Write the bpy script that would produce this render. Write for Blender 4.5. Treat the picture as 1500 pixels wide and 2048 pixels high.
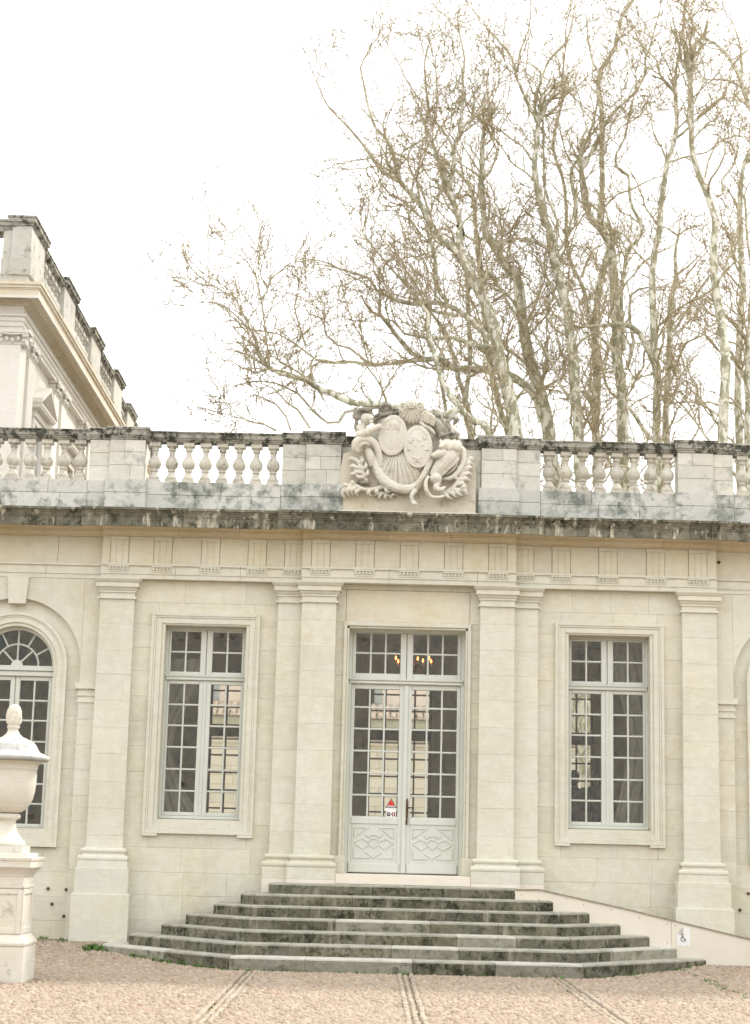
import bpy, math, random
import numpy as np
from mathutils import Vector, Matrix, noise as mnoise
R = math.radians
S = bpy.context.scene
for _o in list(bpy.data.objects):
    bpy.data.objects.remove(_o)

# ------------------------------------------------------------------ camera
FPX, PITCH, ROLL, YAW = 3400.0, 0.193433, 0.024461, -0.002306
CAM = Vector((-0.48676, -26.0, 1.67))
def cam_ray(a, b):
    c, s = math.cos(ROLL), math.sin(ROLL)
    x, y = c*a + s*b, -s*a + c*b
    cp, sp = math.cos(PITCH), math.sin(PITCH)
    Y, Z = cp*FPX + sp*y, sp*FPX - cp*y
    cy, sy = math.cos(YAW), math.sin(YAW)
    return Vector((cy*x + sy*Y, -sy*x + cy*Y, Z))
_f = cam_ray(0, 0); _r = (cam_ray(1, 0) - _f).normalized(); _u = (cam_ray(0, -1) - _f).normalized(); _b = -_f.normalized()
cd = bpy.data.cameras.new('camera'); cam = bpy.data.objects.new('camera', cd); S.collection.objects.link(cam)
M = Matrix((_r, _u, _b)).transposed().to_4x4(); M.translation = CAM; cam.matrix_world = M
cd.sensor_fit = 'HORIZONTAL'; cd.sensor_width = 36.0; cd.lens = 36.0*FPX/1500.0
cd.clip_start = 0.1; cd.clip_end = 2000
cd.dof.use_dof = True; cd.dof.focus_distance = 25.8; cd.dof.aperture_fstop = 2.6
S.camera = cam
S.render.resolution_x, S.render.resolution_y = 750, 1024

# ------------------------------------------------------------------ sky and sun
SUN_TO = Vector((0.70, 0.668, 1.0)).normalized()
elev = math.asin(SUN_TO.z); azim = math.atan2(SUN_TO.x, SUN_TO.y)
W = bpy.data.worlds.new('World'); S.world = W; W.use_nodes = True
wn, wl = W.node_tree.nodes, W.node_tree.links; wn.clear()
sky = wn.new('ShaderNodeTexSky'); sky.sky_type = 'NISHITA'; sky.sun_disc = False
sky.sun_elevation = elev; sky.sun_rotation = azim; sky.altitude = 50; sky.dust_density = 3.0
hsv = wn.new('ShaderNodeHueSaturation'); hsv.inputs['Saturation'].default_value = 0.22
# thin bright cloud over the blue: an even veil, a few weak patches where it thins
tc = wn.new('ShaderNodeTexCoord'); cn = wn.new('ShaderNodeTexNoise'); cn.inputs['Scale'].default_value = 2.6; cn.inputs['Detail'].default_value = 5
cr = wn.new('ShaderNodeMapRange'); cr.inputs[1].default_value = 0.30; cr.inputs[2].default_value = 0.52; cr.inputs[3].default_value = 0.80; cr.inputs[4].default_value = 0.96
mx = wn.new('ShaderNodeMix'); mx.data_type = 'RGBA'; mx.inputs[7].default_value = (10.1, 10.1, 10.15, 1)
bg = wn.new('ShaderNodeBackground'); bg.inputs['Strength'].default_value = 0.12
wo = wn.new('ShaderNodeOutputWorld')
wl.new(sky.outputs[0], hsv.inputs['Color']); wl.new(tc.outputs['Generated'], cn.inputs['Vector']); wl.new(cn.outputs['Fac'], cr.inputs[0])
wl.new(cr.outputs[0], mx.inputs[0]); wl.new(hsv.outputs[0], mx.inputs[6]); wl.new(mx.outputs[2], bg.inputs['Color']); wl.new(bg.outputs[0], wo.inputs['Surface'])
sd = bpy.data.lights.new('sun', 'SUN'); sd.energy = 2.4; sd.angle = R(5); sd.color = (1.0, 0.93, 0.84)
so = bpy.data.objects.new('sun', sd); S.collection.objects.link(so); so.rotation_euler = SUN_TO.to_track_quat('Z', 'Y').to_euler(); so.location = (30, 30, 45)
S.view_settings.view_transform = 'Standard'; S.view_settings.look = 'None'; S.view_settings.gamma = 1.0
S.view_settings.use_curve_mapping = False; S.view_settings.exposure = 0.95
S.render.engine = 'CYCLES'
S.cycles.transparent_max_bounces = 24; S.cycles.max_bounces = 8

# ------------------------------------------------------------------ materials
def newmat(name):
    m = bpy.data.materials.new(name); m.use_nodes = True
    nt = m.node_tree; b = nt.nodes['Principled BSDF']; b.inputs['Specular IOR Level'].default_value = 0.25
    return m, nt, b
def nd(nt, t, ins=None, **kw):
    n = nt.nodes.new(t)
    for k, v in kw.items(): setattr(n, k, v)
    for k, v in (ins or {}).items():
        if isinstance(v, bpy.types.NodeSocket): nt.links.new(v, n.inputs[k])
        else: n.inputs[k].default_value = v
    return n
def world_pos(nt, sc=(1, 1, 1)):
    g = nd(nt, 'ShaderNodeNewGeometry')
    return nd(nt, 'ShaderNodeVectorMath', {0: g.outputs['Position'], 1: sc}, operation='MULTIPLY').outputs[0], g
def noi(nt, vec, scale, detail=4, rough=0.55):
    return nd(nt, 'ShaderNodeTexNoise', {'Vector': vec, 'Scale': scale, 'Detail': detail, 'Roughness': rough}).outputs['Fac']
def rng_(nt, v, a, b, c=0.0, d=1.0):
    return nd(nt, 'ShaderNodeMapRange', {0: v, 1: a, 2: b, 3: c, 4: d}).outputs[0]
def mixc(nt, f, a, b):
    n = nt.nodes.new('ShaderNodeMix'); n.data_type = 'RGBA'
    for i, v in ((0, f), (6, a), (7, b)):
        if isinstance(v, bpy.types.NodeSocket): nt.links.new(v, n.inputs[i])
        else: n.inputs[i].default_value = v if i == 0 else (*v, 1) if len(v) == 3 else v
    return n.outputs[2]
def mul(nt, a, b):
    return nd(nt, 'ShaderNodeMath', {0: a, 1: b}, operation='MULTIPLY').outputs[0]
def bump(nt, b, h, strength=0.4, dist=0.01):
    n = nd(nt, 'ShaderNodeBump', {'Height': h, 'Strength': strength, 'Distance': dist}); nt.links.new(n.outputs[0], b.inputs['Normal'])
def stone(name, a, b_, tint, grain=0.5, rand=0.10, rough=0.9, lichen=None, lich=(0.55, 0.68), lscale=2.0, streak=None, st=(0.5, 0.7), sk=1.0, top=None, bd=0.006):
    m, nt, bs = newmat(name)
    p, g = world_pos(nt); pb, _ = world_pos(nt, (1.2, 1.2, 9))
    n1 = noi(nt, p, 0.9, 5); n2 = noi(nt, p, 7, 5, 0.65); n3 = noi(nt, p, 60, 3, 0.7); bed = noi(nt, pb, 3.0, 4, 0.6)
    c = mixc(nt, rng_(nt, n1, 0.3, 0.7), a, b_)
    c = mixc(nt, mul(nt, rng_(nt, n2, 0.42, 0.72), 0.55), c, tint)
    c = mixc(nt, mul(nt, rng_(nt, bed, 0.5, 0.75), 0.35), c, tuple(x*0.82 for x in b_))
    oi = nd(nt, 'ShaderNodeObjectInfo').outputs['Random']
    hs = nd(nt, 'ShaderNodeHueSaturation', {'Color': c, 'Value': rng_(nt, oi, 0, 1, 1-rand, 1+rand), 'Saturation': rng_(nt, noi(nt, p, 1.7, 2), 0.3, 0.7, 0.8, 1.15)})
    c = hs.outputs[0]
    c = mixc(nt, mul(nt, rng_(nt, n3, 0.55, 0.8), grain*0.4), c, tuple(x*0.6 for x in b_))
    if lichen:
        nl = noi(nt, p, lscale, 10, 0.72); nf = noi(nt, p, lscale*5, 6, 0.7)
        nl = nd(nt, 'ShaderNodeMath', {0: nl, 1: mul(nt, nd(nt, 'ShaderNodeMath', {0: nf, 1: 0.5}, operation='SUBTRACT').outputs[0], 0.45)}, operation='ADD').outputs[0]
        c = mixc(nt, rng_(nt, nl, lich[0], lich[1]), c, lichen)
    if streak:
        ps, _ = world_pos(nt, (5.5, 5.5, 1.1))
        ns = noi(nt, ps, 1.5, 6, 0.65)
        c = mixc(nt, rng_(nt, ns, st[0], st[1], 0.0, sk), c, streak)
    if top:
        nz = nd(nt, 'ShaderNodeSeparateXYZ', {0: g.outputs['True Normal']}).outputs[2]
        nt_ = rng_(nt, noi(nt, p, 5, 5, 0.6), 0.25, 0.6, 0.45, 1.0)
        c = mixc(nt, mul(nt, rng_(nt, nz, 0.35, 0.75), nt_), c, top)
    nt.links.new(c, bs.inputs['Base Color']); bs.inputs['Roughness'].default_value = rough
    h = nd(nt, 'ShaderNodeMath', {0: n2, 1: mul(nt, n3, grain)}, operation='ADD').outputs[0]
    bump(nt, bs, h, 0.55, bd)
    return m
MAT = {}
MAT['ashlar'] = stone('ashlar_limestone', (0.645, 0.628, 0.518), (0.545, 0.52, 0.402), (0.705, 0.696, 0.604), rand=0.048, streak=(0.47, 0.42, 0.32), st=(0.56, 0.80), sk=0.5, grain=1.4, bd=0.012)
MAT['trim'] = stone('dressed_limestone', (0.648, 0.635, 0.534), (0.565, 0.545, 0.434), (0.70, 0.694, 0.611), rand=0.03, streak=(0.50, 0.44, 0.33), st=(0.58, 0.82), sk=0.45, grain=1.3, bd=0.011)
MAT['frieze'] = stone('ochre_limestone', (0.635, 0.60, 0.476), (0.555, 0.51, 0.382), (0.675, 0.65, 0.546), rand=0.04, streak=(0.46, 0.37, 0.24), st=(0.58, 0.82), sk=0.4)
MAT['soffit'] = stone('warm_bounce_soffit_stone', (0.62, 0.55, 0.40), (0.54, 0.46, 0.31), (0.66, 0.60, 0.47), rand=0.05)  # ochre stone plus the warm bounced light under the cornice, put into the colour
MAT['wingcornice'] = stone('wing_cornice_stone', (0.60, 0.535, 0.42), (0.52, 0.45, 0.33), (0.64, 0.59, 0.49), rand=0.02, lichen=(0.33, 0.28, 0.19), lich=(0.58, 0.75), lscale=2.5)
MAT['mortar'] = stone('mortar', (0.50, 0.465, 0.375), (0.44, 0.405, 0.32), (0.53, 0.50, 0.41), rand=0.0)
MAT['parapet'] = stone('weathered_parapet_stone', (0.54, 0.535, 0.485), (0.45, 0.455, 0.42), (0.60, 0.59, 0.54), rand=0.13, lichen=(0.17, 0.185, 0.165), lich=(0.46, 0.62), lscale=1.7, grain=0.8)
MAT['pier'] = stone('pale_pier_stone', (0.585, 0.575, 0.505), (0.50, 0.49, 0.43), (0.65, 0.64, 0.575), rand=0.10, lichen=(0.25, 0.255, 0.225), lich=(0.54, 0.72), lscale=1.9, grain=0.7)
MAT['baluster'] = stone('weathered_baluster_stone', (0.56, 0.535, 0.455), (0.46, 0.435, 0.36), (0.62, 0.60, 0.525), rand=0.09, lichen=(0.17, 0.165, 0.135), lich=(0.53, 0.70), lscale=5.0, streak=(0.36, 0.33, 0.26), st=(0.55, 0.75), sk=0.6, grain=0.8)
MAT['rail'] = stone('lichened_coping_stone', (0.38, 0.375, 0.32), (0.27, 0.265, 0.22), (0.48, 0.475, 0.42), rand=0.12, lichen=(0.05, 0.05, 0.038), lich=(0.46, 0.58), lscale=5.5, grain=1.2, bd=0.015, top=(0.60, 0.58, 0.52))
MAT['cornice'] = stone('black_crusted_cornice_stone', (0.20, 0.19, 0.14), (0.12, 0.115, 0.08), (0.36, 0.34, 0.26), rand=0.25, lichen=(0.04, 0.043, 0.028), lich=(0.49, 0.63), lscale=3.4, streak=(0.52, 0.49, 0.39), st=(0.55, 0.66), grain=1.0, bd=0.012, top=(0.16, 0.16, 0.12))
MAT['step'] = stone('mossy_step_stone', (0.17, 0.16, 0.11), (0.085, 0.083, 0.052), (0.30, 0.285, 0.215), rand=0.15, lichen=(0.024, 0.027, 0.012), lich=(0.47, 0.63), lscale=3.6, streak=(0.30, 0.285, 0.215), st=(0.57, 0.73), grain=1.8, bd=0.014, top=(0.42, 0.41, 0.345))  # top: paler treads and nosings, wear plus light put into the colour
MAT['steppale'] = stone('worn_step_stone', (0.30, 0.288, 0.225), (0.18, 0.172, 0.125), (0.40, 0.385, 0.315), rand=0.10, lichen=(0.075, 0.078, 0.05), lich=(0.50, 0.66), lscale=4.0, grain=1.2, bd=0.01, top=(0.55, 0.535, 0.475))  # same paler top, part wear and part painted light
MAT['carved'] = stone('carved_limestone', (0.635, 0.615, 0.54), (0.565, 0.535, 0.445), (0.69, 0.675, 0.605), rand=0.03, lichen=(0.37, 0.315, 0.215), lich=(0.54, 0.76), lscale=5.5, grain=1.0, bd=0.012)
MAT['carvedground'] = stone('ochre_shade_ground_stone', (0.595, 0.55, 0.445), (0.515, 0.46, 0.355), (0.645, 0.61, 0.52), rand=0.02, lichen=(0.33, 0.29, 0.215), lich=(0.53, 0.74), lscale=4.5)  # backing a browner ochre: shade between the carved forms put into its colour
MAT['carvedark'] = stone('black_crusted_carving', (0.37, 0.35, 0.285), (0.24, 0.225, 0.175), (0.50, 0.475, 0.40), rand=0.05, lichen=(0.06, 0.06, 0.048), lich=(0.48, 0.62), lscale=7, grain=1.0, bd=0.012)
MAT['wing'] = stone('wing_limestone', (0.645, 0.62, 0.56), (0.59, 0.56, 0.485), (0.68, 0.66, 0.60), rand=0.03)
MAT['wingdark'] = stone('wing_weathered_stone', (0.52, 0.50, 0.44), (0.43, 0.42, 0.37), (0.57, 0.55, 0.49), rand=0.08, lichen=(0.17, 0.17, 0.14), lich=(0.53, 0.70), lscale=3.5)
MAT['pedestal'] = stone('pedestal_limestone', (0.635, 0.61, 0.53), (0.57, 0.54, 0.45), (0.68, 0.66, 0.59), rand=0.02, lichen=(0.33, 0.32, 0.265), lich=(0.57, 0.78), lscale=3.5)
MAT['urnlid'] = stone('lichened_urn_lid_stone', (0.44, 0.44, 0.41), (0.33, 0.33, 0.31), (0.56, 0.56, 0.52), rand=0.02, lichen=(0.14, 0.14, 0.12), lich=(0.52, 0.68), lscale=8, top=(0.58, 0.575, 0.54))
MAT['sill'] = stone('threshold_stone', (0.72, 0.66, 0.57), (0.67, 0.61, 0.52), (0.74, 0.69, 0.61), rand=0.02)
def plain(name, col, rough=0.6, var=0.12, scale=8, metal=0.0, spec=0.3, grainv=(1, 1, 1), bs_=0.15):
    m, nt, b = newmat(name); p, _ = world_pos(nt, grainv)
    n = noi(nt, p, scale, 5, 0.6)
    c = mixc(nt, rng_(nt, n, 0.3, 0.7), tuple(x*(1-var) for x in col), tuple(min(1, x*(1+var)) for x in col))
    nt.links.new(c, b.inputs['Base Color']); b.inputs['Roughness'].default_value = rough; b.inputs['Metallic'].default_value = metal
    b.inputs['Specular IOR Level'].default_value = spec
    bump(nt, b, n, bs_, 0.004)
    return m
def painted_wood(name, col, worn):
    m, nt, b = newmat(name); p, _ = world_pos(nt); pv, _ = world_pos(nt, (14, 14, 1.6))
    n1 = noi(nt, p, 2.5, 4); n2 = noi(nt, pv, 3, 5, 0.6); n3 = noi(nt, p, 17, 6, 0.7)
    c = mixc(nt, rng_(nt, n1, 0.3, 0.7), col, tuple(x*0.90 for x in col))
    c = mixc(nt, mul(nt, rng_(nt, n2, 0.5, 0.75), 0.4), c, tuple(x*0.82 for x in col))
    c = mixc(nt, rng_(nt, n3, 0.665, 0.72), c, worn)
    nt.links.new(c, b.inputs['Base Color']); b.inputs['Roughness'].default_value = 0.55; b.inputs['Specular IOR Level'].default_value = 0.35
    bump(nt, b, n2, 0.3, 0.004)
    return m
MAT['paint'] = painted_wood('grey_green_painted_wood', (0.57, 0.585, 0.525), (0.36, 0.33, 0.26))
MAT['doorpaint'] = painted_wood('worn_grey_green_door_paint', (0.60, 0.618, 0.56), (0.27, 0.23, 0.17))
MAT['darkwood'] = plain('dark_brown_window_wood', (0.075, 0.05, 0.035), 0.6)
MAT['plaster'] = plain('interior_plaster', (0.46, 0.45, 0.31), 0.8)
MAT['shutter'] = plain('interior_panelling', (0.46, 0.465, 0.34), 0.6)
MAT['parquet'] = plain('parquet', (0.16, 0.10, 0.06), 0.4, 0.3)
MAT['curtain'] = plain('linen_curtain', (0.46, 0.45, 0.38), 0.9)
MAT['rust'] = plain('rusty_iron', (0.10, 0.055, 0.03), 0.8, 0.5, 40)
MAT['brass'] = plain('old_brass', (0.42, 0.27, 0.09), 0.35, 0.2, 20, 0.9)
MAT['ramp'] = plain('cream_painted_board', (0.655, 0.61, 0.515), 0.55, 0.05, 1.5)
MAT['rampedge'] = plain('brown_ramp_edging', (0.26, 0.22, 0.16), 0.6, 0.25, 12)
MAT['paper'] = plain('white_paper', (0.72, 0.72, 0.70), 0.8, 0.03, 6)
MAT['black'] = plain('black_print', (0.02, 0.02, 0.02), 0.6, 0.0)
MAT['red'] = plain('red_print', (0.62, 0.035, 0.02), 0.4, 0.0)
MAT['darkred'] = plain('dark_red_print', (0.22, 0.015, 0.02), 0.4, 0.0)
MAT['white'] = plain('white_print', (0.8, 0.8, 0.78), 0.5, 0.0)
MAT['pinkwall'] = plain('pink_rendered_wall', (0.78, 0.67, 0.60), 0.9, 0.06, 2)
MAT['tile'] = plain('clay_roof_tile', (0.60, 0.50, 0.42), 0.9, 0.4, 9)
MAT['greywood'] = plain('grey_shutter_wood', (0.38, 0.42, 0.43), 0.6)
MAT['annex'] = stone('annex_stone', (0.82, 0.77, 0.65), (0.77, 0.71, 0.58), (0.84, 0.8, 0.7), rand=0.06)
MAT['skin'] = plain('skin', (0.42, 0.26, 0.19), 0.55, 0.05)
MAT['hair'] = plain('dark_hair', (0.03, 0.022, 0.016), 0.6)
MAT['navy'] = plain('navy_cloth', (0.03, 0.045, 0.075), 0.9)
MAT['rose'] = plain('dusty_brown_cloth', (0.14, 0.105, 0.085), 0.9)
MAT['trouser'] = plain('dark_trousers', (0.05, 0.05, 0.055), 0.9)
MAT['lead'] = plain('zinc_roof', (0.30, 0.31, 0.32), 0.5)
def glass_mat(name, wav, tintc=(0.93, 0.95, 0.90)):
    m = bpy.data.materials.new(name); m.use_nodes = True; nt = m.node_tree; nt.nodes.clear()
    p, _ = world_pos(nt, (1, 1, 0.6))
    oi = nd(nt, 'ShaderNodeObjectInfo').outputs['Random']
    off = nd(nt, 'ShaderNodeVectorMath', {0: p, 1: nd(nt, 'ShaderNodeCombineXYZ', {0: mul(nt, oi, 40.0), 1: 0.0, 2: mul(nt, oi, 17.0)}).outputs[0]}, operation='ADD').outputs[0]
    n = noi(nt, off, 3.2, 1.5, 0.4)
    bp = nd(nt, 'ShaderNodeBump', {'Height': n, 'Strength': 1.0, 'Distance': wav}).outputs[0]
    fr = nd(nt, 'ShaderNodeFresnel', {'IOR': 1.5}).outputs[0]
    tr = nd(nt, 'ShaderNodeBsdfTransparent', {'Color': (*tintc, 1)}).outputs[0]
    gl = nd(nt, 'ShaderNodeBsdfGlossy', {'Color': (1, 1, 1, 1), 'Roughness': 0.0, 'Normal': bp}).outputs[0]
    f2 = nd(nt, 'ShaderNodeMath', {0: fr, 1: 2.1}, operation='MULTIPLY').outputs[0]
    mxs = nd(nt, 'ShaderNodeMixShader', {0: f2, 1: tr, 2: gl}).outputs[0]
    o = nd(nt, 'ShaderNodeOutputMaterial'); nt.links.new(mxs, o.inputs['Surface'])
    return m
MAT['glass'] = glass_mat('old_wavy_window_glass', 0.024)
def emis(name, col, s):
    m, nt, b = newmat(name); b.inputs['Base Color'].default_value = (*col, 1); b.inputs['Emission Color'].default_value = (*col, 1); b.inputs['Emission Strength'].default_value = s
    return m
MAT['bulb'] = emis('lit_candle_bulb', (1.0, 0.22, 0.05), 5.5)
# plane tree bark: pale with olive plates on thick wood, brown-grey on thin wood
m, nt, b = newmat('plane_tree_bark'); MAT['bark'] = m
p, _ = world_pos(nt, (1, 1, 0.55))
warp = nd(nt, 'ShaderNodeTexNoise', {'Vector': p, 'Scale': 5.0, 'Detail': 4.0}).outputs['Color']
pw = nd(nt, 'ShaderNodeVectorMath', {0: p, 1: nd(nt, 'ShaderNodeVectorMath', {0: warp, 3: 0.25}, operation='SCALE').outputs[0]}, operation='ADD').outputs[0]
pl = noi(nt, pw, 6.5, 3, 0.6); fine = noi(nt, p, 40, 3)
cbark = mixc(nt, rng_(nt, pl, 0.47, 0.52), (0.66, 0.65, 0.555), (0.285, 0.28, 0.19))
cbark = mixc(nt, mul(nt, rng_(nt, noi(nt, pw, 9, 3), 0.56, 0.6), 0.8), cbark, (0.45, 0.43, 0.31))
thin = mixc(nt, rng_(nt, noi(nt, p, 3, 3), 0.35, 0.65), (0.32, 0.255, 0.15), (0.46, 0.41, 0.28))
at = nd(nt, 'ShaderNodeAttribute', attribute_name='thick').outputs['Fac']
cb = mixc(nt, rng_(nt, at, 0.016, 0.05), thin, cbark)
nt.links.new(cb, b.inputs['Base Color']); b.inputs['Roughness'].default_value = 0.85; bump(nt, b, fine, 0.4, 0.01)
MAT['dryleaf'] = plain('dry_brown_leaf', (0.22, 0.125, 0.055), 0.8, 0.4, 15)
# pebbles: colour differs from pebble to pebble
m, nt, b = newmat('river_pebbles'); MAT['pebble'] = m
g = nd(nt, 'ShaderNodeNewGeometry'); rp = nd(nt, 'ShaderNodeValToRGB', {0: g.outputs['Random Per Island']})
cs = [(0.0, (0.215, 0.165, 0.118)), (0.25, (0.335, 0.258, 0.188)), (0.5, (0.375, 0.282, 0.212)), (0.72, (0.295, 0.24, 0.178)), (0.9, (0.44, 0.37, 0.29)), (1.0, (0.29, 0.245, 0.19))]
el = rp.color_ramp.elements
while len(el) < len(cs): el.new(0.5)
for e, (q, c) in zip(el, cs): e.position = q; e.color = (*c, 1)
p, _ = world_pos(nt)
c = mixc(nt, mul(nt, rng_(nt, noi(nt, p, 0.7, 4), 0.42, 0.68), 0.35), rp.outputs[0], (0.33, 0.285, 0.225))
c = mixc(nt, mul(nt, rng_(nt, noi(nt, p, 45, 3), 0.5, 0.8), 0.3), c, (0.3, 0.23, 0.17))
nt.links.new(c, b.inputs['Base Color']); b.inputs['Roughness'].default_value = 0.75
MAT['edging'] = stone('drain_edging_stone', (0.37, 0.305, 0.235), (0.29, 0.235, 0.175), (0.43, 0.36, 0.285), rand=0.14, grain=0.9)
MAT['earth'] = plain('sandy_joint_earth', (0.20, 0.155, 0.11), 0.95, 0.25, 6)
m, nt, b = newmat('green_weeds'); MAT['weed'] = m
g = nd(nt, 'ShaderNodeNewGeometry'); c = mixc(nt, g.outputs['Random Per Island'], (0.06, 0.13, 0.025), (0.12, 0.22, 0.05)); nt.links.new(c, b.inputs['Base Color']); b.inputs['Roughness'].default_value = 0.7

# ------------------------------------------------------------------ mesh helpers
COL = S.collection
ORG = {}
class MB:
    def __init__(s): s.v = []; s.f = []; s.mi = []; s.sm = []
    def add(s, vs, fs, mi=0, sm=False):
        o = len(s.v); s.v += [tuple(q) for q in vs]; s.f += [tuple(i+o for i in f) for f in fs]; s.mi += [mi]*len(fs); s.sm += [sm]*len(fs)
        return s
    def box(s, x0, x1, y0, y1, z0, z1, mi=0):
        v = [(x0, y0, z0), (x1, y0, z0), (x1, y1, z0), (x0, y1, z0), (x0, y0, z1), (x1, y0, z1), (x1, y1, z1), (x0, y1, z1)]
        return s.add(v, [(0, 3, 2, 1), (4, 5, 6, 7), (0, 1, 5, 4), (1, 2, 6, 5), (2, 3, 7, 6), (3, 0, 4, 7)], mi)
    def cbox(s, x0, x1, y0, y1, z0, z1, c=0.006, mi=0):       # front (y0) edges chamfered
        v = [(x0, y1, z0), (x1, y1, z0), (x1, y1, z1), (x0, y1, z1), (x0, y0+c, z0), (x1, y0+c, z0), (x1, y0+c, z1), (x0, y0+c, z1),
             (x0+c, y0, z0+c), (x1-c, y0, z0+c), (x1-c, y0, z1-c), (x0+c, y0, z1-c)]
        f = [(8, 9, 10, 11), (4, 5, 9, 8), (5, 6, 10, 9), (6, 7, 11, 10), (7, 4, 8, 11), (0, 1, 5, 4), (1, 2, 6, 5), (2, 3, 7, 6), (3, 0, 4, 7), (3, 2, 1, 0)]
        return s.add(v, f, mi)
    def prism_x(s, prof, x0, x1, mi=0):                        # prof: (y, z) counter-clockwise seen from +x
        n = len(prof); v = [(x0, y, z) for y, z in prof] + [(x1, y, z) for y, z in prof]
        f = [(i, i+n, (i+1) % n+n, (i+1) % n) for i in range(n)]
        a = sum(prof[i][0]*prof[(i+1) % n][1]-prof[(i+1) % n][0]*prof[i][1] for i in range(n))
        f += [tuple(range(n-1, -1, -1)), tuple(range(n, 2*n))]
        if a > 0: f = [tuple(reversed(q)) for q in f[:n]] + f[n:]
        else: f = f[:n] + [tuple(reversed(q)) for q in f[n:]]
        return s.add(v, f, mi)
    def prism_y(s, poly, y0, y1, mi=0):                        # poly: (x, z) counter-clockwise seen from the front (-y)
        n = len(poly); v = [(x, y0, z) for x, z in poly] + [(x, y1, z) for x, z in poly]
        f = [tuple(range(n)), tuple(range(2*n-1, n-1, -1))] + [((i+1) % n, i, i+n, (i+1) % n+n) for i in range(n)]
        return s.add(v, f, mi)
    def stack(s, cx, yb, lv, mi=0, cy=None):                   # rectangles (z, halfwidth, yfront) lofted, back at yb
        v = []; f = []
        for z, hw, yf in lv: v += [(cx-hw, yf, z), (cx+hw, yf, z), (cx+hw, yb, z), (cx-hw, yb, z)]
        for i in range(len(lv)-1):
            for k in range(4): f.append((4*i+k, 4*i+(k+1) % 4, 4*i+4+(k+1) % 4, 4*i+4+k))
        f += [(3, 2, 1, 0), tuple(4*(len(lv)-1)+k for k in range(4))]
        return s.add(v, f, mi)
    def lathe(s, prof, cx=0, cy=0, seg=20, mi=0, sm=True):
        n = len(prof); v = []; f = []
        for k in range(seg):
            a = 2*math.pi*k/seg
            for r, z in prof: v.append((cx+r*math.cos(a), cy+r*math.sin(a), z))
        for k in range(seg):
            k2 = (k+1) % seg
            for i in range(n-1): f.append((k*n+i, k2*n+i, k2*n+i+1, k*n+i+1))
        f += [tuple(k*n for k in range(seg-1, -1, -1)), tuple(k*n+n-1 for k in range(seg))]
        s.add(v, f, mi, sm); s.sm[-1] = s.sm[-2] = False
        return s
    def tube(s, pts, rad, seg=6, mi=0, sm=True, flat=1.0):
        pts = [Vector(p) for p in pts]; n = len(pts)
        if not hasattr(rad, '__len__'): rad = [rad]*n
        v = []; f = []; up = None
        for i, p in enumerate(pts):
            t = (pts[min(i+1, n-1)]-pts[max(i-1, 0)])
            t = t.normalized() if t.length > 1e-9 else Vector((0, 0, 1))
            if up is None: up = Vector((0, 1, 0)) if abs(t.y) < 0.9 else Vector((1, 0, 0))
            a = t.cross(up).normalized(); up = a.cross(t).normalized(); bb = up
            for k in range(seg):
                th = 2*math.pi*k/seg
                v.append(p + a*math.cos(th)*rad[i] + bb*math.sin(th)*rad[i]*flat)
        for i in range(n-1):
            for k in range(seg): f.append((i*seg+k, i*seg+(k+1) % seg, (i+1)*seg+(k+1) % seg, (i+1)*seg+k))
        f += [tuple(range(seg-1, -1, -1)), tuple((n-1)*seg+k for k in range(seg))]
        return s.add(v, f, mi, sm)
    def ell(s, c, r, seg=14, rings=8, rot=None, mi=0):
        v = []; f = []; Mr = rot or Matrix.Identity(3); c = Vector(c)
        for i in range(rings+1):
            ph = math.pi*i/rings
            for k in range(seg):
                th = 2*math.pi*k/seg
                v.append(c + Mr @ Vector((r[0]*math.sin(ph)*math.cos(th), r[1]*math.sin(ph)*math.sin(th), r[2]*math.cos(ph))))
        for i in range(rings):
            for k in range(seg): f.append((i*seg+k, (i+1)*seg+k, (i+1)*seg+(k+1) % seg, i*seg+(k+1) % seg))
        return s.add(v, f, mi, True)
    def mesh(s, name, mats, origin=(0, 0, 0)):
        me = bpy.data.meshes.new(name)
        me.from_pydata([(a-origin[0], b_-origin[1], c_-origin[2]) for a, b_, c_ in s.v], [], s.f)
        for q in (mats if isinstance(mats, (list, tuple)) else [mats]): me.materials.append(MAT[q])
        me.polygons.foreach_set('material_index', s.mi); me.polygons.foreach_set('use_smooth', s.sm); me.update()
        return me
    def build(s, name, mats, parent=None):
        a = np.array(s.v); lo, hi = a.min(0), a.max(0); o = ((lo[0]+hi[0])/2, (lo[1]+hi[1])/2, lo[2])
        return put(name, s.mesh(name, mats, o), parent, o)
def put(name, me, parent, loc, rz=0.0):
    ob = bpy.data.objects.new(name, me); COL.objects.link(ob); loc = Vector(loc); ORG[ob.name] = loc
    ob.parent = parent
    ob.location = loc - (ORG[parent.name] if parent else Vector())
    ob.rotation_euler.z = rz
    return ob
def thing(name, label, cat, loc=(0, 0, 0), group=None, rz=0.0):
    e = bpy.data.objects.new(name, None); COL.objects.link(e); e.location = loc; e.rotation_euler.z = rz; e.empty_display_size = 0.3
    ORG[e.name] = Vector(loc) if rz == 0 else Vector()
    return tag(e, label, cat, group)
def tag(o, label, cat, group=None, kind=None):
    if label: o['label'] = label
    if cat: o['category'] = cat
    if group: o['group'] = group
    if kind: o['kind'] = kind
    return o
def struct(o): o['kind'] = 'structure'; return o
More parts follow.
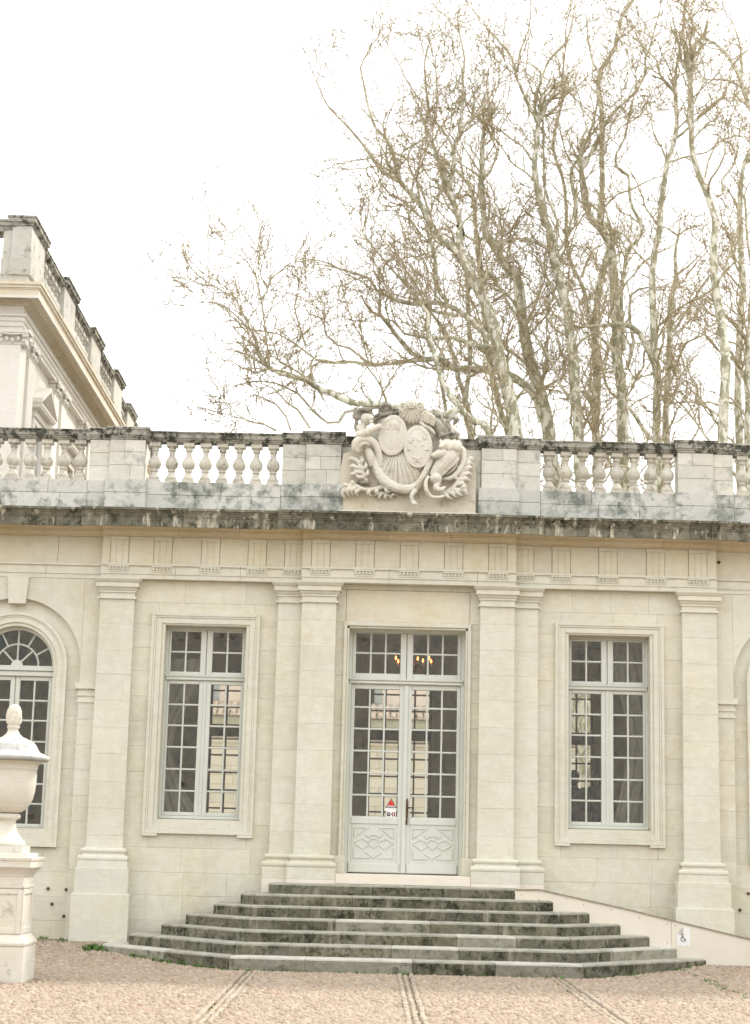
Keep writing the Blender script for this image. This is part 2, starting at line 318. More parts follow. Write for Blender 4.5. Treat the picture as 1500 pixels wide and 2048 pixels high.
def fuse(mb, name, mats, parent, voxel=0.012, smooth=2, rough=0.0, rs=12.0):
    """one continuous carved / modelled surface out of overlapping forms"""
    me = mb.mesh('tmp', mats); ob = bpy.data.objects.new('tmp', me); COL.objects.link(ob)
    md = ob.modifiers.new('r', 'REMESH'); md.mode = 'VOXEL'; md.voxel_size = voxel; md.use_smooth_shade = True
    if smooth:
        sm = ob.modifiers.new('s', 'SMOOTH'); sm.factor = 0.5; sm.iterations = smooth
    dg = bpy.context.evaluated_depsgraph_get(); ev = ob.evaluated_get(dg)
    m2 = bpy.data.meshes.new_from_object(ev); bpy.data.objects.remove(ob)
    n = len(m2.vertices); co = np.empty(n*3); m2.vertices.foreach_get('co', co); co = co.reshape(-1, 3)
    if rough:
        for i in range(n):
            w = Vector(co[i])*rs; d = mnoise.noise(w)*rough
            co[i] += (d, d*0.6, mnoise.noise(w+Vector((9, 3, 1)))*rough)
    lo, hi = co.min(0), co.max(0); o = np.array([(lo[0]+hi[0])/2, (lo[1]+hi[1])/2, lo[2]])
    m2.vertices.foreach_set('co', (co-o).ravel()); m2.update(); m2.name = name
    return put(name, m2, parent, tuple(o))
rnd = random.Random(7)
def split(a, b, lo, hi):
    out = []; x = a
    while b-x > hi*1.25:
        w = rnd.uniform(lo, hi); out.append((x, x+w)); x += w
    if b-x > hi: mid = (x+b)/2 + rnd.uniform(-.05, .05); out += [(x, mid), (mid, b)]
    else: out.append((x, b))
    return out
def spans(x0, x1, cuts):
    r = [(x0, x1)]
    for a, b in cuts:
        n = []
        for p, q in r:
            if b <= p or a >= q: n.append((p, q))
            else:
                if a-p > 0.02: n.append((p, a))
                if q-b > 0.02: n.append((b, q))
        r = n
    return r
def lay_stones(parent, x0, x1, y, zs, holes=(), lo=0.5, hi=1.0, depth=0.09, mat='ashlar', name='stone_block', gap=0.0008, c=0.0022):
    for za, zb in zip(zs[:-1], zs[1:]):
        hs = [h for h in holes if h[2] < zb-0.02 and h[3] > za+0.02]
        cells = [(p, q, za, zb) for a, b in spans(x0, x1, [(h[0], h[1]) for h in hs]) for p, q in split(a, b, lo, hi)]
        for h in hs:                                          # what is left of the course below or above the opening
            for u, w in ((za, h[2]), (h[3], zb)):
                if w-u > 0.02: cells += [(p, q, u, w) for p, q in split(h[0], h[1], lo, hi)]
        for p, q, u, w in cells:
            dy = rnd.uniform(-0.002, 0.002)
            MB().cbox(p+gap, q-gap, y+dy, y+depth, u+gap, w-gap, c).build(name, mat, parent)

# ------------------------------------------------------------------ ground
def gz(y):
    t = min(1.0, max(0.0, (y+3.0)/2.75)); return 0.19*t**2.3
ys = [-400, -60, -20, -6, -3.0, -2.6, -2.2, -1.8, -1.4, -1.0, -0.6, -0.3, 0.5, 7.9, 8.6, 12, 60, 400]
mb = MB(); xs = [-400, -40, -8, 0, 8, 40, 400]
vv = [(x, y, (gz(y) if y < 8 else 0.0)) for y in ys for x in xs]
mb.add(vv, [(j*7+i, j*7+i+1, (j+1)*7+i+1, (j+1)*7+i) for j in range(len(ys)-1) for i in range(6)])
ground = struct(mb.build('ground', 'earth'))
STEP_Z = [1.10, 0.948, 0.796, 0.644, 0.492, 0.340, 0.188]
STEP_Y = [-0.70-0.36*i for i in range(7)]
STEP_L = [-1.95, -2.34, -2.73, -3.12, -3.47, -3.93, -4.33]
STEP_R = [1.66, 2.18, 2.70, 3.15, 3.56, 3.95, 4.37]
def in_steps(x, y, pad=0.02):
    if y < STEP_Y[6]-pad or y > 0.3: return False
    k = max(0.0, -0.85-y)
    return STEP_L[6]+k-pad < x < STEP_R[6]-k+pad
GROOVES = [(-2.03, -2.45, -9.6), (0.0, -2.9, -9.6), (2.02, -2.45, -9.6)]
prg = np.random.default_rng(3)
px, py = [], []
dxp, dyp = 0.071, 0.055
for j, yv in enumerate(np.arange(-13.0, -0.02, dyp)):
    n = int(15.5/dxp); x = -7.8 + (np.arange(n) + 0.5*(j % 2))*dxp + prg.uniform(-.016, .016, n); y = yv + prg.uniform(-.012, .012, n)
    px.append(x); py.append(y)
px = np.concatenate(px); py = np.concatenate(py)
keep = np.ones(len(px), bool)
for i in range(len(px)):
    if in_steps(px[i], py[i]) or any(abs(px[i]-gx) < 0.115 and g1 < py[i] < g0 for gx, g0, g1 in GROOVES) or (py[i] > -0.35 and abs(px[i]) > 4.0) or (1.6 < px[i] and py[i] > -0.95 and px[i] < 7.7) or (abs(px[i]+4.86) < 0.36 and abs(py[i]+5.32) < 0.36):
        keep[i] = False
px, py = px[keep], py[keep]; n = len(px)
ang = np.arange(6)*math.pi/3
ra = prg.uniform(.030, .043, n); rb = prg.uniform(.022, .031, n); hh = prg.uniform(.012, .027, n); rot = prg.uniform(-.5, .5, n); tl = prg.normal(0, .006, n)
V = np.zeros((n, 13, 3)); gzs = np.array([gz(y) for y in py])
for ring, (sc, hf) in enumerate(((1.0, 0.0), (0.72, 0.78))):
    for k in range(6):
        ex = ra*sc*np.cos(ang[k]); ey = rb*sc*np.sin(ang[k])
        V[:, ring*6+k, 0] = px + ex*np.cos(rot) - ey*np.sin(rot); V[:, ring*6+k, 1] = py + ex*np.sin(rot) + ey*np.cos(rot)
        V[:, ring*6+k, 2] = gzs - .004 + hh*hf + tl*math.cos(ang[k])*hf
V[:, 12] = np.stack([px, py, gzs+hh], 1)
F = []
for k in range(6): F += [(k, (k+1) % 6, 6+(k+1) % 6), (k, 6+(k+1) % 6, 6+k), (6+k, 6+(k+1) % 6, 12)]
F = (np.arange(n)[:, None, None]*13 + np.array(F)[None]).reshape(-1, 3)
me = bpy.data.meshes.new('pebble_paving'); me.vertices.add(n*13); me.vertices.foreach_set('co', V.ravel())
me.loops.add(len(F)*3); me.loops.foreach_set('vertex_index', F.ravel().astype(np.int32)); me.polygons.add(len(F)); me.polygons.foreach_set('loop_start', np.arange(len(F), dtype=np.int32)*3)
me.materials.append(MAT['pebble']); me.polygons.foreach_set('use_smooth', np.ones(len(F), bool)); me.update(); me.validate()
tag(put('pebble_paving', me, None, (0, 0, 0)), 'pinkish beige river pebbles paving the forecourt', 'paving', kind='stuff')
# drains: three rows of long edging stones
em = []
for k in range(6):
    q = MB(); l, w = rnd.uniform(.13, .165), rnd.uniform(.024, .032); h = rnd.uniform(.022, .034)
    q.add([(-w, -l/2, -.03), (w, -l/2, -.03), (w, l/2, -.03), (-w, l/2, -.03), (-w*.95, -l*.47, h*.6), (w*.95, -l*.47, h*.6), (w*.95, l*.47, h*.6), (-w*.95, l*.47, h*.6),
           (-w*.55, -l*.38, h), (w*.55, -l*.38, h), (w*.55, l*.38, h), (-w*.55, l*.38, h)],
          [(0, 1, 5, 4), (1, 2, 6, 5), (2, 3, 7, 6), (3, 0, 4, 7), (4, 5, 9, 8), (5, 6, 10, 9), (6, 7, 11, 10), (7, 4, 8, 11), (8, 9, 10, 11)], 0, True)
    em.append(q.mesh('edging_stone', 'edging'))
cnt = 0
for gx, g0, g1 in GROOVES:
    for c_ in (-.078, 0, .078):
        y = g0 - rnd.uniform(0, .1)
        lim = -9.6
        while y > lim:
            l = rnd.uniform(.15, .175)
            if not in_steps(gx, y) and cnt < 420:
                if (gx+4.86)**2 + (y+5.32)**2 > 0.35:
                    put('edging_stone', em[rnd.randrange(6)], ground, (gx+c_+rnd.uniform(-.008, .008), y-l/2, gz(y)+(-.008 if c_ == 0 else 0.004)), rnd.uniform(-.06, .06)); cnt += 1
            y -= l

# ------------------------------------------------------------------ pavilion
pav = thing('stone_pavilion', 'low cream limestone pavilion with tall grey-green windows, pilasters and a balustraded parapet', 'building', (0, 4, 0))
# core (mortar seen in the joints), hollow: front wall pieces behind the facing stones
WZ0, WZ1 = 1.985, 4.905
def wall_frame(x0, x1, z0, z1, y0, y1, holes, mat, name):
    """solid wall with rectangular holes, as one mesh of boxes between the holes"""
    mb = MB(); zs = sorted({z0, z1, *[h[2] for h in holes], *[h[3] for h in holes]})
    for za, zb in zip(zs[:-1], zs[1:]):
        for a, b in spans(x0, x1, [(h[0], h[1]) for h in holes if h[2] < zb-1e-4 and h[3] > za+1e-4]): mb.box(a, b, y0, y1, za, zb)
    return mb.build(name, mat, pav)
H_FRONT = [(-3.72, -2.475, WZ0, WZ1), (2.475, 3.72, WZ0, WZ1), (-0.895, 0.895, 1.24, 4.93), (-6.66, -5.38, 1.70, 4.95), (5.38, 6.66, 1.70, 4.95)]
wall = wall_frame(-9, 9, 0.0, 6.5, 0.31, 0.55, H_FRONT, 'plaster', 'wall')
courses = [0.15, 0.50, 0.86, 1.20, 1.56, 1.92, 2.30, 2.68, 3.06, 3.44, 3.82, 4.20, 4.56, 4.92, 5.26, 5.605]
for sg in (-1, 1):
    mir = lambda a, b: (a, b) if sg > 0 else (-b, -a)
    # window bay
    hx = mir(2.36, 3.83); x0, x1 = mir(1.97, 4.22)
    lay_stones(wall, x0, x1, 0.0, courses, [(hx[0], hx[1], 1.80, 5.04)], 0.55, 1.05)
    bk = MB(); hs = mir(2.47, 3.725)
    zs = [0.0, WZ0, WZ1, 5.60]
    for za, zb in zip(zs[:-1], zs[1:]):
        for a, b_ in spans(*mir(1.5, 4.8), [hs] if za == WZ0 else []): bk.box(a, b_, 0.06, 0.31, za, zb)
    bk.build('wall_core', 'mortar', pav)
    # outer bay: piers of the blind arch
    lay_stones(wall, *mir(4.70, 5.00), 0.0, [0.15, 0.45, 0.86, 1.20, 1.56, 1.92, 2.30, 2.68, 3.06, 3.44, 3.70], (), 0.5, 1.0, depth=0.2)
    lay_stones(wall, *mir(7.04, 9.0), 0.0, courses, (), 0.6, 1.1, depth=0.2)
    # recessed wall inside the blind arch
    ax = 6.02*sg
    lay_stones(wall, ax-1.03, ax+1.03, 0.10, [0.15, 0.45, 0.80, 1.16, 1.52, 1.90, 2.30, 2.70, 3.10, 3.50, 3.90, 4.26], [(ax-0.78, ax+0.78, 1.56, 5)], 0.5, 0.9, depth=0.15)
    mb = MB(); N = 24                                         # tympanum ring between arch moulding and outer arch
    ar = [math.pi*k/N for k in range(N+1)]
    vs = [(ax+r*math.cos(a), 0.10, 4.26+r*math.sin(a)) for a in ar for r in (0.78, 1.04)]
    mb.add(vs, [(2*k, 2*k+1, 2*k+3, 2*k+2) for k in range(N)]); mb.build('arch_tympanum', 'trim', wall)
    mb = MB()                                                 # spandrel: wall above and beside the arch, its soffit
    zt = 5.605; xo0, xo1 = (ax-1.32, ax+1.02+0.3)
    if sg < 0: xo0, xo1 = ax-1.05, -4.70
    else: xo0, xo1 = 4.70, ax+1.05
    pr = [(ax+1.02*math.cos(a), 4.26+1.02*math.sin(a)) for a in ar]
    vs = []; fs = []
    for i, (x, z) in enumerate(pr): vs += [(x, 0.0, z), (x, 0.12, z), (x, 0.0, zt)]
    for i in range(N): fs += [(3*i, 3*i+1, 3*i+4, 3*i+3), (3*i, 3*i+3, 3*i+5, 3*i+2)]
    mb.add(vs, fs)
    for a, b_ in ((xo0, ax-1.02), (ax+1.02, xo1)):
        if b_-a > 0.02: mb.cbox(a, b_, 0.0, 0.2, 3.995, zt, 0.004)
    mb.build('arch_spandrel', 'trim', wall)
    xk = ax
    MB().prism_y([(xk-.128, 5.19), (xk+.128, 5.19), (xk+.165, 5.60), (xk-.165, 5.60)], -0.06, 0.1).build('keystone', 'trim', pav)
    for s2 in (-1, 1):
        xa, xb = sorted((ax+s2*1.02, ax+s2*1.30))
        e0 = 0.03 if s2 < 0 else 0.05
        mb = MB()
        for z0, z1, pj in ((3.70, 3.735, .018), (3.735, 3.80, .006), (3.80, 3.83, .025), (3.83, 3.905, .012), (3.905, 3.995, .055)):
            mb.box(min(xa, xb)-(pj if s2 > 0 else 0), max(xa, xb)+(pj if s2 < 0 else 0), -pj, 0.2, z0, z1)
        mb.build('impost', 'trim', pav)
    bk = MB()
    for za, zb, hs2 in ((0.0, 1.70, None), (1.70, 4.95, mir(5.38, 6.66)), (4.95, 5.6, None)):
        for a, b_ in spans(*mir(4.6, 9.0), [hs2] if hs2 else []): bk.box(a, b_, 0.255, 0.31, za, zb)
    bk.build('wall_core', 'mortar', pav)
# door bay wall
lay_stones(wall, -1.12, 1.12, -0.06, [1.10, 1.52, 1.92, 2.30, 2.68, 3.06, 3.44, 3.82, 4.20, 4.56, 5.03], [(-0.94, 0.94, 1.0, 5.0)], 0.5, 1.2, depth=0.2)
lay_stones(wall, -1.12, 1.12, -0.06, [5.53, 5.605], (), 0.9, 1.3, depth=0.2)
lay_stones(wall, -1.12, 1.12, -0.06, [5.03, 5.53], [(-0.955, 0.955, 5, 5.6)], 0.9, 1.3, depth=0.2)
MB().cbox(-0.953, 0.953, -0.048, 0.2, 5.032, 5.528, 0.008).build('tablet', 'frieze', pav)
bk = MB()
for a, b_ in ((-1.2, -0.9), (0.9, 1.2)): bk.box(a, b_, 0.13, 0.31, 0.9, 5.0)
bk.box(-1.2, 1.2, 0.13, 0.31, 4.99, 5.6).box(-1.2, 1.2, 0.13, 0.31, 0.0, 1.1); bk.build('wall_core', 'mortar', pav)
# rusty iron stubs left in the wall
for x, z, y in ((-5.307, .915, .08), (-5.233, .691, .08), (-5.02, .907, -.01), (-5.035, .52, -.01), (5.19, 1.093, .08), (5.06, .85, .08), (4.80, 6.10, -.03)):
    MB().tube([(x, y+.03, z), (x, y-.012, z+.002)], [.028, .02], 7, sm=False).build('iron_stub', 'rust', pav)

# pilasters
CAP = [(5.286, .262, .004), (5.288, .290, .036), (5.316, .290, .036), (5.318, .262, .003), (5.386, .263, .004), (5.387, .280, .026), (5.410, .280, .026), (5.411, .276, .020), (5.424, .292, .036), (5.452, .308, .056), (5.454, .302, .048), (5.466, .302, .048), (5.467, .326, .076), (5.532, .328, .078), (5.534, .320, .070), (5.544, .336, .088), (5.576, .358, .116), (5.588, .366, .124), (5.604, .366, .124)]
def pilaster(cx, face, back, zb, outer, half=None, hwt=.2625, hwb=.2735):
    """half: (inner x) where a neighbouring pilaster hides the rest"""
    k = hwt/.2615
    z_sh = 1.54 if outer else 1.515
    zs = [z_sh, 1.72, 2.12, 2.52, 2.93, 3.32, 3.73, 4.13, 4.50, 4.90, 5.288]
    if not outer: zs = [z_sh, 1.84, 2.25, 2.64, 3.05, 3.45, 3.86, 4.24, 4.62, 5.02, 5.288]
    core = MB().box(cx-hwt+.02, cx+hwt-.02, face+.02, back, z_sh, 5.288).build('pilaster', 'mortar', pav)
    for za, zb_ in zip(zs[:-1], zs[1:]):
        wa = hwb+(hwt-hwb)*(za-z_sh)/(5.288-z_sh); wb = hwb+(hwt-hwb)*(zb_-z_sh)/(5.288-z_sh)
        d = rnd.uniform(-.002, .002); c = .002; g = .0006
        v = [(cx-wa, back, za+g), (cx+wa, back, za+g), (cx+wb, back, zb_-g), (cx-wb, back, zb_-g), (cx-wa, face+d+c, za+g), (cx+wa, face+d+c, za+g), (cx+wb, face+d+c, zb_-g), (cx-wb, face+d+c, zb_-g),
             (cx-wa+c, face+d, za+g+c), (cx+wa-c, face+d, za+g+c), (cx+wb-c, face+d, zb_-g-c), (cx-wb+c, face+d, zb_-g-c)]
        f = [(8, 9, 10, 11), (4, 5, 9, 8), (5, 6, 10, 9), (6, 7, 11, 10), (7, 4, 8, 11), (0, 1, 5, 4), (1, 2, 6, 5), (2, 3, 7, 6), (3, 0, 4, 7)]
        MB().add(v, f).build('shaft_stone', 'trim', core)
    MB().stack(cx, back, [(z, hw*k, face-pj) for z, hw, pj in CAP]).build('capital', 'trim', core)
    def prof(z0, z1, r, base, n=6):                          # half-round moulding
        return [(z0+(z1-z0)*(1-math.cos(math.pi*i/n))/2, hwb+base+r*math.sin(math.pi*i/n), face-base-r*math.sin(math.pi*i/n)) for i in range(n+1)]
    dz = 0 if outer else -.022
    lv = [(1.345+dz, hwb+.072, face-.072)] + prof(1.345+dz, 1.425+dz, .024, .072) + [(1.427+dz, hwb+.04, face-.04), (1.438+dz, hwb+.036, face-.036), (1.462+dz, hwb+.036, face-.036)] + prof(1.466+dz, 1.528+dz, .020, .042) + [(1.530+dz, hwb+.02, face-.02), (z_sh, hwb+.012, face-.012)]
    MB().stack(cx, back, lv).build('base_moulding', 'trim', core)
    if outer:
        MB().stack(cx, back, [(1.245, .370, face-.098), (1.340, .370, face-.098), (1.346, .364, face-.092)]).build('plinth', 'trim', core)
        MB().stack(cx, back, [(.872, .398, face-.125), (1.236, .398, face-.125), (1.244, .390, face-.117)]).build('plinth', 'trim', core)
        MB().stack(cx, back, [(.05, .430, face-.155), (.862, .430, face-.155), (.871, .421, face-.146)]).build('plinth', 'trim', core)
    else:
        MB().stack(cx, back, [(1.155, .362, face-.088), (1.318, .362, face-.088), (1.324, .355, face-.082)]).build('plinth', 'trim', core)
        MB().stack(cx, back, [(zb, .362, face-.088), (1.153, .362, face-.088)]).build('plinth', 'sill', core)
for sg in (-1, 1):
    pilaster(sg*4.466, -.12, .05, 0, True)
    pilaster(sg*1.732, -.12, .05, 0.6, False)
    pilaster(sg*1.363, -.24, .0, 0.6, False)

# entablature; o = how far each length stands forward
SECT = [(-9.0, -4.74, 0.0), (-4.74, -1.645, 0.125), (-1.645, 1.645, 0.245), (1.645, 4.74, 0.125), (4.74, 9.0, 0.0)]
arch_ = MB().box(-8.9, 8.9, 0.06, 0.31, 5.605, 6.43).build('architrave', 'mortar', pav)
frz = MB().box(-8.9, 8.9, 0.03, 0.05, 5.84, 6.26).build('frieze', 'mortar', pav)
bed = MB().box(-8.9, 8.9, 0.0, 0.28, 6.28, 6.60).build('bed_moulding', 'mortar', pav)
cor = MB().box(-8.9, 8.9, -0.28, 0.28, 6.47, 6.60).build('cornice', 'mortar', pav)
TRI = {0: [-5.2, -5.9, -6.6], 1: [-4.47, -3.80, -3.065, -2.345, -1.78], 2: [-1.36, -.68, 0, .68, 1.36], 3: [1.78, 2.345, 3.065, 3.80, 4.45], 4: []}
gut = MB().box(-.16, .16, -.030, 0, 0, .022)
for i in range(6):
    x = -.133+i*.0532; gut.add([(x-.024, -.002, 0), (x+.024, -.002, 0), (x, -.028, -.002), (x-.005, -.03, -.05), (x+.005, -.03, -.05), (x-.024, 0, -.052), (x+.024, 0, -.052)], [(0, 1, 2), (0, 2, 3), (2, 4, 3), (1, 4, 2), (0, 3, 5), (1, 6, 4), (3, 4, 6, 5)])
gut.box(-.155, .155, -.012, 0, -.075, -.055)
gut_me = gut.mesh('guttae', 'trim')
th = 6.262-5.838
tri = MB(); tp = [-.14, -.108, -.098, -.056, -.046, -.036, .006-.012, .006+.008, .036, .046, .056, .098, .108, .14]
prof = [(-.140, -.004), (-.130, -.015), (-.068, -.015), (-.050, -.003), (-.032, -.015), (.032, -.015), (.050, -.003), (.068, -.015), (.130, -.015), (.140, -.004)]
v = [(x, y, z) for z in (0, th-.06) for x, y in prof]; n_ = len(prof)
tri.add(v, [(i, i+1, n_+i+1, n_+i) for i in range(n_-1)]); tri.box(-.142, .142, -.026, .0, th-.058, th)
tri_me = tri.mesh('triglyph', 'frieze')
for si, (a, b_, o) in enumerate(SECT):
    for p, q in split(a, b_, 0.9, 1.5):
        mb = MB(); g = .002
        mb.prism_x([(.06, 5.606), (-o-.012, 5.606), (-o-.012, 5.674), (-o-.028, 5.676), (-o-.028, 5.795), (-o-.030, 5.802), (-o-.062, 5.806), (-o-.062, 5.836), (.06, 5.836)], p+g, q-g)
        mb.build('architrave_stone', 'trim', arch_)
    for x in TRI[si]:
        if si in (1, 2, 3):
            ob = put('guttae', gut_me, arch_, (x, -o-.028, 5.781)); put('triglyph', tri_me, frz, (x, -o, 5.838))
    js = [a] + sorted([x+s_*.142 for x in TRI[si] if si in (1, 2, 3) for s_ in (-1, 1) if a+.05 < x+s_*.142 < b_-.05]) + [b_]
    for p, q in zip(js[:-1], js[1:]):
        for p2, q2 in split(p, q, 0.7, 1.3): MB().cbox(p2+.002, q2-.002, -o+rnd.uniform(0, .003), .05, 5.838, 6.266, .004).build('frieze_stone', 'frieze', frz)
    for p, q in split(a, b_, 1.0, 1.6):
        pr = [(.28, 6.268), (-o-.02, 6.268), (-o-.02, 6.292), (-o-.05, 6.296), (-o-.075, 6.325), (-o-.08, 6.345), (-o-.10, 6.350), (-o-.10, 6.368), (-o-.15, 6.405), (-o-.16, 6.428), (.28, 6.428)]
        MB().prism_x(pr, p+.002, q-.002).build('bed_moulding_stone', 'soffit', bed)
    MB().box(a, b_, -o*.8-.45, .28, 6.430, 6.468).build('soffit', 'soffit', cor)
    e = 0.02 if si == 2 else 0
    a2, b2 = (a-.37 if si == 2 else a+(.37 if si == 3 else .0), b_+.37 if si == 2 else b_-(.37 if si == 1 else 0))
    if si == 1: a2 -= .26
    if si == 3: b2 += .26
    if si == 0: b2 -= .26
    if si == 4: a2 += .26
    oo = o*0.8
    for p, q in split(a2, b2, 0.45, 0.72):
        d = rnd.uniform(-.004, .004)
        y = -.50-oo+d
        pr = [(-.30, 6.47), (y+.03, 6.452), (y+.02, 6.342), (y-.015, 6.340), (y-.018, 6.478), (y-.030, 6.482), (y-.030, 6.500), (y-.040, 6.503), (y-.050, 6.530), (y-.085, 6.572), (y-.105, 6.580), (y-.108, 6.614), (-.30, 6.648), (-.10, 6.655)]
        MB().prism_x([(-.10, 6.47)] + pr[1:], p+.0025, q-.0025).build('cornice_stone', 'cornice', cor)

# parapet: plinth, piers, balusters, coping
par = MB().box(-9, 9, -.08, .10, 6.60, 7.12).build('parapet', 'mortar', pav)
bal_ = MB().box(-9, 9, -.05, .0, 7.80, 7.88).build('balustrade', 'rail', pav)
PIERS = []
for sg in (-1, 1):
    for a, b_, main in ((1.090, 1.640, True), (1.640, 2.010, False), (4.140, 4.690, True), (4.690, 5.010, False), (8.2, 8.75, True)):
        x0, x1 = (a, b_) if sg > 0 else (-b_, -a)
        yf = -.235 if main else -.185
        PIERS.append((x0, x1))
        e = .045 if main else 0.0
        zs = [6.62, 6.93, 7.14 if main else 7.125]
        for za, zb in zip(zs[:-1], zs[1:]):
            MB().cbox(x0-e+.002, x1+e-.002, yf-.035, .12, za+.002, zb-.002, .006).build('plinth_stone', 'parapet', par)
        t0 = zs[-1]
        for za, zb in ((t0, t0+.23), (t0+.23, t0+.44), (t0+.44, 7.775)):
            if main and rnd.random() < .6:
                m_ = x0+(x1-x0)*rnd.choice((.42, .6)); 
                MB().cbox(x0+.002, m_-.0015, yf, .08, za+.002, zb-.002, .004).build('pier_stone', 'pier', par); MB().cbox(m_+.0015, x1-.002, yf, .08, za+.002, zb-.002, .004).build('pier_stone', 'pier', par)
            else: MB().cbox(x0+.002, x1-.002, yf, .08, za+.002, zb-.002, .004).build('pier_stone', 'pier', par)
        hw = (x1-x0)/2; top = 7.972 if main else 7.952
        lv = [(7.776, 0), (7.778, .012), (7.805, .014), (7.812, .026), (7.838, .034), (7.842, .048), (7.925, .050), (7.930, .062), (top-.006, .064), (top, .05)]
        mb = MB(); vs = []; fs = []
        for z, pj in lv: vs += [(x0-pj*(1 if main else .2), yf-pj, z), (x1+pj*(1 if main else .2), yf-pj, z), (x1+pj*(1 if main else .2), .10+pj, z), (x0-pj*(1 if main else .2), .10+pj, z)]
        for i in range(len(lv)-1):
            for k in range(4): fs.append((4*i+k, 4*i+(k+1) % 4, 4*i+4+(k+1) % 4, 4*i+4+k))
        fs.append(tuple(4*(len(lv)-1)+k for k in range(4))); fs.append((3, 2, 1, 0)); mb.add(vs, fs); mb.build('pier_cap', 'rail', par)
bprof = [(.070, .045), (.084, .050), (.088, .062), (.086, .080), (.074, .098), (.062, .125), (.050, .155), (.046, .170), (.060, .174), (.064, .186), (.060, .198), (.050, .203), (.066, .220), (.092, .248), (.104, .288), (.103, .325), (.087, .366), (.060, .402), (.046, .428), (.042, .470), (.043, .500), (.058, .505), (.062, .518), (.058, .530), (.050, .535), (.060, .552), (.076, .572)]
bm_ = MB().lathe(bprof, 0, 0, 16); bm_.box(-.092, .092, -.092, .092, 0, .046); bm_.box(-.085, .085, -.085, .085, .570, .636)
bal_me = bm_.mesh('baluster', 'baluster')
def bays(a, b_, n, sg):
    st = (b_-a)/n
    for i in range(n):
        x = sg*(a+st*(i+.5)); put('baluster', bal_me, bal_, (x, -.10, 7.128), rnd.uniform(-.03, .03))
for sg in (-1, 1):
    bays(2.02, 4.13, 8, sg); bays(5.03, 8.17, 12, sg)
    for a, b_ in ((2.01, 4.14), (5.01, 8.2)):
        x0, x1 = (a, b_) if sg > 0 else (-b_, -a)
        for za, zb in ((6.62, 6.915), (6.917, 7.128)):
            for p, q in split(x0, x1, .55, .95): MB().cbox(p+.002, q-.002, -.20+rnd.uniform(-.003, .003), .12, za+.001, zb-.001, .006).build('plinth_stone', 'parapet', par)
        for p, q in split(x0, x1, .8, 1.2):
            pr = [(.02, 7.764), (-.205, 7.764), (-.212, 7.785), (-.222, 7.790), (-.228, 7.815), (-.245, 7.820), (-.247, 7.890), (-.262, 7.895), (-.264, 7.918), (-.22, 7.930), (.02, 7.932), (.04, 7.9)]
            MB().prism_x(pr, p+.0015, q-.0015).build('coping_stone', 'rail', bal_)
# centre of the parapet behind the carving
for za, zb in ((6.62, 7.0), (7.0, 7.4), (7.4, 7.77)):
    for a, b_ in ((-1.09, -.3), (-.3, .45), (.45, 1.09)): MB().cbox(a+.002, b_-.002, -.13, .12, za+.001, zb-.001, .004).build('pier_stone', 'pier', par)
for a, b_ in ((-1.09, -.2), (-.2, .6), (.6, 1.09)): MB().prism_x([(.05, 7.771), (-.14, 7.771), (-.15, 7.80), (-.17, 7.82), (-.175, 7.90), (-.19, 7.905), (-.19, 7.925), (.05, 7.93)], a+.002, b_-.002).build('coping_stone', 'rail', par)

# window surrounds (stone)
def ring(mb, x0, x1, z0, z1, w, y0, y1):
    mb.cbox(x0, x0+w, y0, y1, z0, z1, .004); mb.cbox(x1-w, x1, y0, y1, z0, z1, .004); mb.cbox(x0+w+.0005, x1-w-.0005, y0, y1, z1-w, z1, .004); mb.cbox(x0+w+.0005, x1-w-.0005, y0, y1, z0, z0+w, .004)
for sg in (-1, 1):
    cx = 3.0975*sg
    mb = MB()
    ring(mb, cx-.832, cx+.832, 1.768, 5.100, .045, -.062, .08)
    ring(mb, cx-.787, cx+.787, 1.813, 5.055, .028, -.050, .08)
    ring(mb, cx-.759, cx+.759, 1.841, 5.027, .085, -.036, .08)
    ring(mb, cx-.674, cx+.674, 1.926, 4.968, .0505, -.014, .31)
    mb.cbox(cx-.832, cx-.60, -.060, .08, 1.728, 1.7675, .004); mb.cbox(cx+.60, cx+.832, -.060, .08, 1.728, 1.7675, .004)
    mb.build('window_surround', 'trim', pav)
mb = MB()                                                     # door surround
for s_ in (-1, 1):
    mb.cbox(*sorted((s_*.893, s_*.925)), -.075, .31, 1.25, 4.93, .006); mb.cbox(*sorted((s_*.9255, s_*.975)), -.105, .2, 1.25, 5.03, .006)
mb.cbox(-.893+.001, .893-.001, -.075, .31, 4.932, 4.962, .006); mb.cbox(-.925, .925, -.106, .2, 4.9625, 5.0305, .008)
for s_ in (-1, 1): mb.cbox(*sorted((s_*.873, s_*1.075)), -.125, .2, 1.25, 1.508, .005)
mb.build('door_surround', 'trim', pav)
MB().cbox(-.998, .998, -.33, .31, 1.101, 1.247, .006).build('threshold', 'sill', pav)
